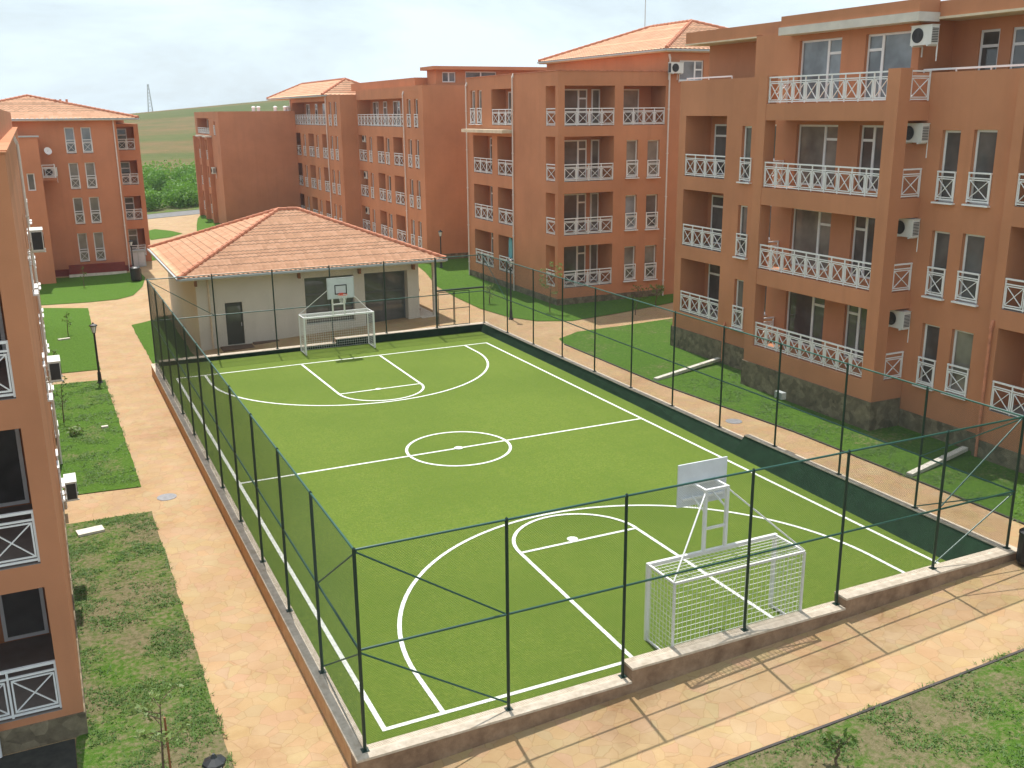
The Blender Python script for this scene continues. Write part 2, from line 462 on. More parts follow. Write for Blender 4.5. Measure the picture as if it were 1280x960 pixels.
for pl in ([(18.33, -3), (18.33, 3), (18.23, 9.6), (17.58, 17), (17.58, 25.2)], [(-.6, -3.38), (5.1, -3.48), (8.6, -3.58), (13, -3.64), (40, -3.72)]):
    for a, b in zip(pl, pl[1:]):
        eb.bar((a[0], a[1], G(a[0]) + .015), (b[0], b[1], G(b[0]) + .012), .055, .07)
tag(eb.build('path_edging', M['edging']), 'dark edging strip between path and lawn', kind='structure')

# pitch
pt = MB(); pt.face([(-.47, -.42, 0), (16.02, -.42, 0), (16.02, 31.42, 0), (-.47, 31.42, 0)])
tag(pt.build('pitch', M['turf']), 'green artificial turf sports pitch', kind='structure')
LN = 28.73
mk = MB(); LZ = .006
def seg(x0, y0, x1, y1, w=.1, z=LZ):
    d = Vector((x1 - x0, y1 - y0, 0)).normalized(); n = Vector((-d.y, d.x, 0)) * w / 2
    a = Vector((x0, y0, z)); b = Vector((x1, y1, z)); mk.face([a - n, b - n, b + n, a + n])
def arc(cx, cy, r, a0, a1, w=.1, z=LZ, n=56):
    for k in range(n):
        t0 = a0 + (a1 - a0) * k / n; t1 = a0 + (a1 - a0) * (k + 1) / n
        mk.face([(cx + rr * math.cos(t), cy + rr * math.sin(t), z) for rr, t in ((r - w / 2, t0), (r + w / 2, t0), (r + w / 2, t1), (r - w / 2, t1))])
hw = .05
seg(-hw, 0, 15 + hw, 0); seg(-hw, LN, 15 + hw, LN); seg(0, hw, 0, LN - hw); seg(15, hw, 15, LN - hw)
seg(hw, LN / 2, 15 - hw, LN / 2)
arc(7.5, LN / 2, 1.8, 0, 2 * PI, z=LZ + .004)
for sgn, y0 in ((1, 0), (-1, LN)):
    yy = lambda d: y0 + sgn * d
    R3 = 6.3
    a0, a1 = (0, PI) if sgn > 0 else (PI, 2 * PI)
    arc(7.5, yy(1.5), R3, a0, a1, z=LZ + .004)
    for sx in (-1, 1): seg(7.5 + sx * R3, yy(hw), 7.5 + sx * R3, yy(1.5), z=LZ + .002)
    seg(7.5 - 1.8, yy(5.8), 7.5 + 1.8, yy(5.8), z=LZ + .004)
    arc(7.5, yy(5.8), 1.8, a0, a1, z=LZ + .008)
    seg(7.5 - 1.8, yy(5.8), 7.5 - 1.95, yy(hw), z=LZ + .002); seg(7.5 + 1.8, yy(5.8), 7.5 + 1.85, yy(hw), z=LZ + .002)
def disc(x, y, r, z): mk.face([(x + r * math.cos(2 * PI * k / 24), y + r * math.sin(2 * PI * k / 24), z) for k in range(24)])
disc(7.35, 5.95, .15, LZ + .012); disc(7.4, LN - 5.8, .13, LZ + .012); disc(7.5, LN / 2, .16, LZ + .012)
tag(mk.build('pitch_markings', M['line']), 'white line markings on the pitch', kind='structure')

# ------------------------------------------------------------------ low wall round the pitch
def wall_ring():
    t = thing('low_wall', (8, -.6, -.4), 'low stone kerb wall stepping up around the turf pitch', 'wall')
    a = MB(); b = MB(); c = MB()
    def run(mb, x0, x1, y0, y1, zb, zt): mb.box(x0, x1, y0, y1, zb, zt - .05)
    def cope(x0, x1, y0, y1, zt): b.box(x0, x1, y0, y1, zt - .048, zt)
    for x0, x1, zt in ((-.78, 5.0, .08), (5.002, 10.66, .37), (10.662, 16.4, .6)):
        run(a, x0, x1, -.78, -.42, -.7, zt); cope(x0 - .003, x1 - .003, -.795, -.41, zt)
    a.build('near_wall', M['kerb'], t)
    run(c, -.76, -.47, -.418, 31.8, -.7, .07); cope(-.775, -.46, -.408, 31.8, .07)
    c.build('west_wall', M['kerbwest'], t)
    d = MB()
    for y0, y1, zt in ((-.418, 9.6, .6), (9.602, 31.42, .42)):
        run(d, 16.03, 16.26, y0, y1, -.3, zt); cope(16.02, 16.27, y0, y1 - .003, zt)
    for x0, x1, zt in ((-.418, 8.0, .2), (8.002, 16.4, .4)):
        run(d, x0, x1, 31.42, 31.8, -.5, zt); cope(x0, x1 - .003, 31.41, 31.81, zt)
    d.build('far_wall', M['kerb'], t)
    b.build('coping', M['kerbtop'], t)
    g = MB()      # sloped dark strip along the inner wall faces; wall shade put into its colour
    shade_in = lambda y: 15.25 + .55 * min(1, max(0, y / 18)) ** .9
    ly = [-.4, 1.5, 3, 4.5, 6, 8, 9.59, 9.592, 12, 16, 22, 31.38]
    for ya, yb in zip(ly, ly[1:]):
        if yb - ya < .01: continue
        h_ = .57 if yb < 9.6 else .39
        g.hexa([(shade_in(ya), ya, .003), (16.015, ya, .003), (16.015, yb, .003), (shade_in(yb), yb, .003), (shade_in(ya) + .03, ya, .02), (16.015, ya, h_), (16.015, yb, h_), (shade_in(yb) + .03, yb, .02)])
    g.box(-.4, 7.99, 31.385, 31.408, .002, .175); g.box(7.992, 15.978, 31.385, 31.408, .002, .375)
    g.build('shade_strip', M['shade_strip'], t)
wall_ring()

# ------------------------------------------------------------------ the fence
FX0, FX1, FY0, FY1, FH = -.55, 16.16, -.55, 31.6, 4.06
fence = thing('sports_fence', (8, -.55, .1), 'tall dark green chain link fence enclosing the turf pitch', 'fence')
def wire_panel(L, H, pitch=.05, r=.00155):
    mb = MB(); H0 = .03
    def wire(x0, z0, x1, z1):
        p = Vector((x0, 0, z0)); q = Vector((x1, 0, z1)); d = (q - p).normalized()
        a = Vector((0, 1, 0)) * r; b = d.cross(Vector((0, 1, 0))) * r
        i = len(mb.v)
        offs = [a, -a * .5 + b * .87, -a * .5 - b * .87]
        mb.v += [tuple(p + o) for o in offs] + [tuple(q + o) for o in offs]
        for k in range(3):
            k2 = (k + 1) % 3; mb.f.append((i + k, i + k2, i + 3 + k2, i + 3 + k)); mb.mi.append(0)
    n = int((L + H) / pitch)
    for k in range(1, n):
        c = k * pitch          # x + z = c and x - z = c - H
        x0 = max(0, c - H); x1 = min(L, c)
        if x1 - x0 > .02:
            wire(x0, c - x0, x1, c - x1)
            wire(x0, x0 - (c - H), x1, x1 - (c - H))
    return mb
mesh_cache = {}
def wire_mesh(L, H):
    k = (round(L, 2), round(H, 2))
    if k not in mesh_cache: mesh_cache[k] = wire_panel(L, H).mesh('mesh_panel', M['greenwire'])
    return mesh_cache[k]
pole_cache = {}
def fpost(x, y, zb):
    k = round(FH - zb, 2)
    if k not in pole_cache:
        mb = MB(); mb.tube((0, 0, 0), (0, 0, k), .033, n=10); mb.tube((0, 0, k), (0, 0, k + .03), .033, .012, n=10)
        mb.box(-.07, .07, -.07, .07, 0.002, .012)
        pole_cache[k] = mb.mesh('post', M['greenpost'])
    inst('post', pole_cache[k], fence, (x, y, zb))
def base_n(x): return .08 if x < 4.95 else (.37 if x < 10.64 else .6)
nx = [FX0, 2.34, 4.92, 8.0, 10.6, 13.6, FX1]
for x in nx: fpost(x, FY0, base_n(x))
for a, b in zip(nx, nx[1:]):
    zb = base_n((a + b) / 2); inst('mesh_panel', wire_mesh(b - a, FH - zb - .03), fence, (a, FY0 - .035, zb + .02))
nw = 11; wy = [FY0 + (FY1 - FY0) * k / nw for k in range(nw + 1)]
for y in wy[1:]: fpost(FX0, y, .07 if y < 31 else .2)
for a, b in zip(wy, wy[1:]): inst('mesh_panel', wire_mesh(b - a, FH - .1), fence, (FX0 - .035, a, .09), PI / 2)
base_e = lambda y: .6 if y < 9.55 else .42
for y in wy[1:]: fpost(FX1, y, base_e(y) if y < 31 else .4)
for a, b in zip(wy, wy[1:]):
    zb = base_e((a + b) / 2); inst('mesh_panel', wire_mesh(b - a, FH - zb - .03), fence, (FX1 + .035, a, zb + .02), PI / 2)
fx = [FX0, 2.3, 5.1, 7.9, 10.7, 13.45, FX1]
base_f = lambda x: .2 if x < 7.95 else .4
for x in fx[1:-1]: fpost(x, FY1, base_f(x))
for a, b in zip(fx[:-1], fx[1:]):
    zb = base_f((a + b) / 2)
    inst('mesh_panel', wire_mesh(b - a, FH - zb - .03), fence, (a, FY1 + .035, zb + .02))
for nm, zr in (('top_rail', FH - .02), ('middle_rail', 2.12)):
    for p, q in (((FX0, FY0), (FX1, FY0)), ((FX0, FY0), (FX0, FY1)), ((FX1, FY0), (FX1, FY1)), ((FX0, FY1), (FX1, FY1))):
        mb = MB(); mb.tube((*p, zr), (*q, zr), .024, n=8); mb.build(nm, M['greenrail'], fence)
def brace(p, q): mb = MB(); mb.tube(p, q, .018, n=6); mb.build('brace', M['greenrail'], fence)
zt, zm = FH - .06, 2.1
e = .04
brace((FX0, FY0 + e, zt), (nx[1], FY0 + e, zm)); brace((FX0, FY0 + e, zm - .05), (nx[1], FY0 + e, .2))
brace((FX0 + e, FY0, zt), (FX0 + e, wy[1], zm)); brace((FX0 + e, FY0, zm - .05), (FX0 + e, wy[1], .2))
brace((FX1, FY0 + e, zt), (nx[-2], FY0 + e, zm)); brace((FX1, FY0 + e, zm - .05), (nx[-2], FY0 + e, .65))
brace((FX1 - e, FY0, zt), (FX1 - e, wy[1], zm)); brace((FX1 - e, FY0, zm - .05), (FX1 - e, wy[1], .65))
brace((FX0, FY1 - e, zt), (fx[1], FY1 - e, zm)); brace((FX1 - e, FY1, zt), (FX1 - e, wy[-2], zm))
gt = MB()
for a, b in ((13.55, 14.4), (14.46, 15.3)):
    gt.tube((a, FY1 - .06, .45), (a, FY1 - .06, 2.25), .022); gt.tube((b, FY1 - .06, .45), (b, FY1 - .06, 2.25), .022)
    for z in (.47, 1.35, 2.24): gt.tube((a, FY1 - .06, z), (b, FY1 - .06, z), .02)
gt.tube((13.5, FY1 - .07, 2.34), (16.1, FY1 - .07, 2.34), .05); gt.tube((13.45, FY1 - .07, .4), (13.45, FY1 - .07, FH - .05), .05)
gt.build('gate', M['greenpost'], fence)

# ------------------------------------------------------------------ goals with basketball boards
def make_goal():
    """local frame: mouth bar along x at y=0, back at y=-.98, pitch towards +y"""
    t = thing('football_goal', (0, 0, 0), '', 'goal')
    Wd, H, D = 3.45, 1.8, .98; h = Wd / 2
    def bar(name, pts, w, mat=M['white']):
        mb = MB()
        for p, q in pts: mb.bar(p, q, w)
        return mb.build(name, mat, t)
    for sx in (-1, 1):
        bar('goal_post', [((sx * h, 0, 0), (sx * h, 0, H + .04))], .08)
        bar('rear_post', [((sx * h, -D, 0), (sx * h, -D, H - .02))], .05)
        bar('side_bar', [((sx * h, -.04, H), (sx * h, -D, H))], .05)
        bar('ground_bar', [((sx * h, -.04, .03), (sx * h, -D, .03))], .04)
        bar('strut', [((sx * .29, -.0, 3.22), (sx * h, -D + .03, H + .03))], .03)
    bar('crossbar', [((-h + .04, 0, H), (h - .04, 0, H))], .08)
    bar('rear_bar', [((-h, -D, H), (h, -D, H))], .05)
    # net
    mb = MB(); s = .115; r = .006
    def cord(p, q): mb.tube(p, q, r, n=3, cap=False)
    nxn = int(Wd / s); nz = int(H / s); nd = int(D / s)
    for k in range(nxn + 1):
        x = -h + Wd * k / nxn
        cord((x, -D, .03), (x, -D, H)); cord((x, -D, H), (x, 0, H))
    for k in range(nz + 1):
        z = .03 + (H - .03) * k / nz
        cord((-h, -D, z), (h, -D, z))
        for sx in (-1, 1): cord((sx * h, -D, z), (sx * h, 0, z))
    for k in range(nd + 1):
        y = -D + D * k / nd
        cord((-h, y, H), (h, y, H))
        for sx in (-1, 1): cord((sx * h, y, .03), (sx * h, y, H))
    mb.build('net', M['net'], t)
    # basket support
    bs = MB()
    for sx in (-1, 1):
        bs.bar((sx * .29, 0, H + .04), (sx * .29, 0, 3.28), .07)
        bs.bar((sx * .29, 0, 3.25), (sx * .29, .5, 3.25), .06); bs.bar((sx * .29, 0, 2.75), (sx * .29, .5, 2.95), .035)
    bs.bar((-.25, 0, 2.35), (.25, 0, 2.35), .05); bs.bar((-.25, 0, 3.25), (.25, 0, 3.25), .06)
    bs.bar((-.55, .49, 3.25), (.55, .49, 3.25), .05); bs.bar((-.55, .49, 2.9), (.55, .49, 2.9), .05)
    bs.build('board_support', M['white'], t)
    bd = MB(); bd.box(-.66, .66, .52, .55, 2.72, 3.72); b = bd.build('backboard', M['board'], t)
    fr = MB()
    for z in (2.74, 3.7): fr.box(-.66, .66, .5515, .556, z - .02, z + .02)
    for x in (-.64, .64): fr.box(x - .02, x + .02, .5515, .556, 2.761, 3.679)
    fr.build('board_border', M['galv'], b)
    sq = MB()
    for z in (2.95, 3.36): sq.box(-.3, .3, .5515, .557, z - .025, z + .025)
    for x in (-.275, .275): sq.box(x - .025, x + .025, .5515, .557, 2.976, 3.334)
    sq.build('target_square', M['black'], b)
    rm = MB(); n = 24
    for k in range(n):
        a0, a1 = 2 * PI * k / n, 2 * PI * (k + 1) / n
        rm.tube((.225 * math.cos(a0), .82 + .225 * math.sin(a0), 2.95), (.225 * math.cos(a1), .82 + .225 * math.sin(a1), 2.95), .012, n=5, cap=False)
    rm.box(-.1, .1, .557, .62, 2.9, 2.99)
    rm.build('hoop', M['rim'], t)
    hn = MB()
    for k in range(12):
        a0 = 2 * PI * k / 12
        for d in (-1, 1):
            a1 = a0 + d * PI / 6
            hn.tube((.22 * math.cos(a0), .82 + .22 * math.sin(a0), 2.94), (.16 * math.cos(a1), .82 + .16 * math.sin(a1), 2.72), .006, n=3, cap=False)
            hn.tube((.16 * math.cos(a1), .82 + .16 * math.sin(a1), 2.72), (.12 * math.cos(a0), .82 + .12 * math.sin(a0), 2.52), .006, n=3, cap=False)
    hn.build('hoop_net', M['net'], t)
    return t
g1 = make_goal(); g1.location = (7.95, .57, .005)
tag(g1, 'white netted goal with a grey backboard seen from behind by the near wall', 'goal', 'goals with basketball boards')
g2 = copy_tree(g1); g2.location = (7.92, 30.35, .005); g2.rotation_euler = (0, 0, PI)
tag(g2, 'far white netted goal with an orange hoop, before the clubhouse', 'goal', 'goals with basketball boards')

# ------------------------------------------------------------------ building kit
class Fac:
    """a facade plane: facing 'W' (-x), 'S' (-y) or 'E' (+x)"""
    def __init__(s, face, plane, c0): s.face = face; s.p = plane; s.c0 = c0; s.rz = {'W': -PI / 2, 'S': 0, 'E': PI / 2}[face]
    def u(s, c): return {'W': s.c0 - c, 'S': c - s.c0, 'E': c - s.c0}[s.face]
    def pt(s, u, z, d=0):
        if s.face == 'W': return (s.p + d, s.c0 - u, z)
        if s.face == 'S': return (s.c0 + u, s.p + d, z)
        return (s.p - d, s.c0 + u, z)
    def wall(s, mb, ca, cb, z0, z1, holes):
        ua, ub = sorted((s.u(ca), s.u(cb)))
        H = []
        for h in holes:
            a, b = sorted((s.u(h[0]), s.u(h[1]))); H.append((a, b, h[2], h[3], h[4], h[5] if len(h) > 5 else ''))
        us = sorted({ua, ub} | {x for h in H for x in h[:2] if ua < x < ub}); zs = sorted({z0, z1} | {x for h in H for x in h[2:4] if z0 < x < z1})
        for a, b in zip(us, us[1:]):
            for c, d in zip(zs, zs[1:]):
                mu, mz = (a + b) / 2, (c + d) / 2
                if any(h[0] < mu < h[1] and h[2] < mz < h[3] for h in H): continue
                mb.face([s.pt(a, c), s.pt(b, c), s.pt(b, d), s.pt(a, d)])
        for a, b, c, d, dep, fl in H:
            if 'l' not in fl: mb.face([s.pt(a, c), s.pt(a, d), s.pt(a, d, dep), s.pt(a, c, dep)])
            if 'r' not in fl: mb.face([s.pt(b, c), s.pt(b, c, dep), s.pt(b, d, dep), s.pt(b, d)])
            m0 = mb.m
            if dep > .6 and 'f' not in fl: mb.m = 1
            mb.face([s.pt(a, c), s.pt(a, c, dep), s.pt(b, c, dep), s.pt(b, c)]); mb.m = m0
            mb.face([s.pt(a, d), s.pt(b, d), s.pt(b, d, dep), s.pt(a, d, dep)])
            if 'b' not in fl: mb.face([s.pt(a, c, dep), s.pt(b, c, dep), s.pt(b, d, dep), s.pt(a, d, dep)])

rail_cache = {}
def rail_mesh(L, n, h=.95):
    k = (round(L, 2), n, h)
    if k in rail_cache: return rail_cache[k]
    mb = MB(); w = L / n
    mb.box(0, L, -.03, .03, h - .05, h); mb.box(0, L, -.02, .02, h - .2, h - .165); mb.box(0, L, -.02, .02, .03, .07)
    for i in range(n + 1):
        x = min(max(i * w, .02), L - .02); mb.box(x - .02, x + .02, -.018, .018, 0, h - .051)
    for i in range(n):
        a, b = i * w + .05, (i + 1) * w - .05; z0, z1 = .1, h - .23
        mb.box(a, a + .03, -.012, .012, z0, z1); mb.box(b - .03, b, -.012, .012, z0, z1)
        mb.box(a, b, -.0118, .0118, z0, z0 + .03); mb.box(a, b, -.0118, .0118, z1 - .03, z1)
        mb.bar((a + .015, .001, z0 + .015), (b - .015, .001, z1 - .015), .02, .03, (0, 1, 0)); mb.bar((a + .015, -.001, z1 - .015), (b - .015, -.001, z0 + .015), .02, .03, (0, 1, 0))
    rail_cache[k] = mb.mesh('railing', M['white'])
    return rail_cache[k]

win_cache = {}
def win_mesh(w, h, style):
    k = (round(w, 2), round(h, 2), style)
    if k in win_cache: return win_cache[k]
    mb = MB(); t = .075; y0, y1 = -.06, -.002
    mb.box(0, w, y0, y1, 0, t); mb.box(0, w, y0, y1, h - t, h); mb.box(0, t, y0, y1, t + .001, h - t - .001); mb.box(w - t, w, y0, y1, t + .001, h - t - .001)
    def mull(x): mb.box(x - .055, x + .055, y0 - .012, y1, t + .001, h - t - .001)
    def trans(a, b, z): mb.box(a, b, y0 - .006, y1, z - .045, z + .045)
    if style == 'wide': mull(w * .66); trans(w * .66 + .056, w - t - .001, h - .52)
    if style == 'wider': mull(w * .34); trans(t + .001, w * .34 - .056, h - .52)
    if style == 'door': trans(t + .001, w - t - .001, h - .5)
    if style == 'pair': mull(w / 2)
    if style == 'shop':
        for q in (.5,): mb.box(w * q - .03, w * q + .03, y0 - .01, y1, t + .001, h - t - .001)
        trans(t + .001, w - t - .001, h * .62)
    fm = mb.mesh('window', M['upvc'])
    g = MB(); g.box(t - .01, w - t + .01, -.04, -.025, t - .01, h - t + .01)
    gm = [g.mesh('pane', M[x]) for x in ('glass', 'glass2', 'glass3')]
    if style == 'shop': fm.materials[0] = M['shopframe']
    win_cache[k] = (fm, gm)
    return win_cache[k]

def add_win(F, bld, ca, cb, za, zb, dep, style='french', g=None, name='window'):
    a, b = sorted((F.u(ca), F.u(cb)))
    fm, gm = win_mesh(b - a, zb - za, style)
    o = inst(name, fm, bld, F.pt(a, za, dep), F.rz)
    if g is None: g = random.choice((0, 0, 0, 1, 1, 2))
    p = bpy.data.objects.new('pane', gm[g]); C.objects.link(p); p.parent = o
    return o

def add_rail(F, bld, ca, cb, z, dep=.06, n=None, h=.95):
    a, b = sorted((F.u(ca), F.u(cb))); L = b - a
    n = n or max(1, round(L / .78))
    return inst('railing', rail_mesh(L, n, h), bld, F.pt(a, z, dep), F.rz)

sill_cache = {}
def add_sill(F, bld, ca, cb, z, out=.14):
    a, b = sorted((F.u(ca), F.u(cb))); k = round(b - a, 2)
    if k not in sill_cache:
        mb = MB(); mb.box(-.06, k + .06, -out, .1, -.035, .015); sill_cache[k] = mb.mesh('sill', M['white'])
    return inst('sill', sill_cache[k], bld, F.pt(a, z, 0), F.rz)

def french(F, bld, holes, ca, cb, za, zb, rail=True, g=None, sill=True):
    holes.append((ca, cb, za, zb, .2)); add_win(F, bld, ca, cb, za + .02, zb, .2, 'french', g)
    if rail: add_rail(F, bld, ca, cb, za + .06, -.03, 1, .95)
    if sill: add_sill(F, bld, ca, cb, za)

def loggia(F, bld, holes, ca, cb, za, zb, dep=1.4, n=None, doors=(), fl='', rh=.95):
    holes.append((ca, cb, za, zb, dep, fl)); add_rail(F, bld, ca, cb, za + .02, .06, n, rh)
    for d in doors:
        add_win(F, bld, d[0], d[1], za + .05, min(zb - .15, za + 2.25), dep - .003, d[2] if len(d) > 2 else 'door', d[3] if len(d) > 3 else None, 'balcony_door')

def downpipe(bld, x, y, z0, z1, r=.045, mat='pipe', dx=0, dy=-.1):
    mb = MB(); mb.tube((x + dx, y + dy, z0), (x + dx, y + dy, z1), r, n=8); mb.bar((x + dx, y + dy, z1), (x, y, z1 + .25), r * 2)
    for k in range(int((z1 - z0) / 2.5)): mb.box(x + dx - r - .01, x + dx + r + .01, y + dy - r - .01, y + dy + r + .01, z0 + 1 + k * 2.5, z0 + 1.05 + k * 2.5)
    return mb.build('downpipe', M[mat], bld)

def hip_roof(bld, x0, x1, y0, y1, ze, slope, tw=.24, tl=.34, fine=True, amp=.035):
    """barrel-tiled hip roof with real tile relief, ridge caps and gutter"""
    half = min(x1 - x0, y1 - y0) / 2
    bmAll = bmesh.new(); uvl = bmAll.loops.layers.uv.new('UVMap')
    per = 6 if fine else 4
    for A, ux, uy, nxv, nyv, L in (((x0, y0), 1, 0, 0, 1, x1 - x0), ((x1, y0), 0, 1, -1, 0, y1 - y0), ((x1, y1), -1, 0, 0, -1, x1 - x0), ((x0, y1), 0, -1, 1, 0, y1 - y0)):
        bm = bmesh.new(); ns = int(L / tw * per); sl = math.sqrt(1 + slope * slope)
        rows = int(half * sl / tl) + 1
        prev = None; uvm = {}
        def row(t, lift):
            r = []
            for k in range(ns + 1):
                s = L * k / ns
                z = lift + amp * (.5 + .5 * math.cos(2 * PI * s / tw))
                v = bm.verts.new((s, t, z)); r.append(v)
            return r
        for j in range(rows):
            ta, tb = j * tl / sl, min((j + 1) * tl / sl, half)
            if tb <= ta: break
            ra, rb = row(ta, .035), row(tb, .0)
            if prev:
                for k in range(ns): bm.faces.new([prev[k], prev[k + 1], ra[k + 1], ra[k]])
            for k in range(ns): bm.faces.new([ra[k], ra[k + 1], rb[k + 1], rb[k]])
            prev = rb
        for co_, no in (((0, 0, 0), (1, -1, 0)), ((L, 0, 0), (-1, -1, 0))):
            bmesh.ops.bisect_plane(bm, geom=bm.verts[:] + bm.edges[:] + bm.faces[:], plane_co=co_, plane_no=no, clear_inner=True)
        vm = {}
        for v in bm.verts:
            s, t, z = v.co
            vm[v] = (bmAll.verts.new((A[0] + ux * s + nxv * t, A[1] + uy * s + nyv * t, ze + t * slope + z)), s / tw + .5, t * sl / tl)
        for fc in bm.faces:
            try: nf = bmAll.faces.new([vm[v][0] for v in fc.verts])
            except ValueError: continue
            nf.smooth = True
            vc = fc.calc_center_median().y * sl / tl
            for lp, v in zip(nf.loops, fc.verts):
                vv = min(max(vm[v][2], math.floor(vc) + .001), math.floor(vc) + .999)
                lp[uvl].uv = (vm[v][1], vv)
        bm.free()
    me = bpy.data.meshes.new('roof'); off = parent_world(bld)
    bmesh.ops.translate(bmAll, verts=bmAll.verts[:], vec=-off); bmAll.to_mesh(me); bmAll.free(); me.materials.append(M['tile'])
    ro = bpy.data.objects.new('roof', me); C.objects.link(ro); ro.parent = bld
    h = ze + half * slope + .06
    if x1 - x0 >= y1 - y0: ra, rb = (x0 + half, y0 + half), (x1 - half, y0 + half)
    else: ra, rb = (x0 + half, y0 + half), (x0 + half, y1 - half)
    rc = MB()
    ends = [((x0, y0), ra), ((x1, y0), rb if x1 - x0 >= y1 - y0 else ra), ((x1, y1), rb), ((x0, y1), ra if x1 - x0 >= y1 - y0 else rb)]
    segs = [((*p, ze + .08), (*q, h)) for p, q in ends]
    if (Vector(ra) - Vector(rb)).length > .1: segs.append(((*ra, h), (*rb, h)))
    for p, q in segs:
        p = Vector(p); q = Vector(q); L = (q - p).length; n = max(1, int(L / .42))
        for k in range(n):
            rc.tube(p + (q - p) * (k / n), p + (q - p) * ((k + 1.08) / n), .115, .09, n=8)
    cap = rc.build('ridge_cap', M['ridge'], ro)
    gu = MB()
    for p, q, dx, dy in (((x0, y0), (x1, y0), 0, -.05), ((x1, y0), (x1, y1), .05, 0), ((x1, y1), (x0, y1), 0, .05), ((x0, y1), (x0, y0), -.05, 0)):
        gu.bar((p[0] + dx, p[1] + dy, ze - .04), (q[0] + dx, q[1] + dy, ze - .04), .11, .1)
    gu.build('gutter', M['gutter'], bld)
    sf = MB(); sf.box(x0 + .02, x1 - .02, y0 + .02, y1 - .02, ze - .14, ze - .02); sf.build('soffit', M['creamtrim'], bld)
    return ro

AC = None
def make_ac():
    t = thing('air_conditioner', (0, 0, 0), '', 'air conditioner')
    mb = MB(); mb.box(-.42, .42, -.32, 0, 0, .6)
    mb.box(-.44, .44, -.34, .01, .6, .615)
    mb.build('casing', M['acbody'], t)
    g = MB(); n = 24; cx = -.13
    g.face([(cx + .23 * math.cos(2 * PI * k / n), -.326, .3 + .23 * math.sin(2 * PI * k / n)) for k in range(n)])
    for r in (.08, .15, .22):
        for k in range(n):
            a0, a1 = 2 * PI * k / n, 2 * PI * (k + 1) / n
            g.bar((cx + r * math.cos(a0), -.335, .3 + r * math.sin(a0)), (cx + r * math.cos(a1), -.335, .3 + r * math.sin(a1)), .012)
    g.build('fan_grille', M['acdark'], t)
    s = MB()
    for k in range(9): s.box(.4205, .43, -.29, -.03, .08 + k * .05, .105 + k * .05)
    s2 = MB(); s2.box(-.424, -.4205, -.3, -.03, .05, .55); s2.build('coil_panel', M['acdark'], t)
    s.build('side_louvre', M['acdark'], t)
    b = MB()
    for x in (-.3, .3): b.box(x - .02, x + .02, -.36, .12, -.045, -.003); b.box(x - .02, x + .02, .1, .13, -.35, -.046)
    b.build('bracket', M['acbody'], t)
    p = MB(); p.tube((.38, .03, .2), (.38, .03, -.5), .018, n=6); p.build('pipe', M['white'], t)
    return t
def ac(loc, rz, label, group='air conditioners on the facades', sc=1):
    global AC
    if AC is None: AC = make_ac(); o = AC
    else: o = copy_tree(AC)
    o.location = loc; o.rotation_euler = (0, 0, rz); o.scale = (sc, sc, sc); tag(o, label, 'air conditioner', group)

def parapet_rail(F, bld, ca, cb, z, dep=.2):
    a, b = sorted((F.u(ca), F.u(cb))); mb = MB()
    mb.bar(F.pt(a, z + .1, dep), F.pt(b, z + .1, dep), .06)
    n = max(2, int((b - a) / 1.2))
    for k in range(n + 1): mb.bar(F.pt(a + (b - a) * k / n, z, dep), F.pt(a + (b - a) * k / n, z + .07, dep), .04)
    return mb.build('parapet_rail', M['white'], bld)

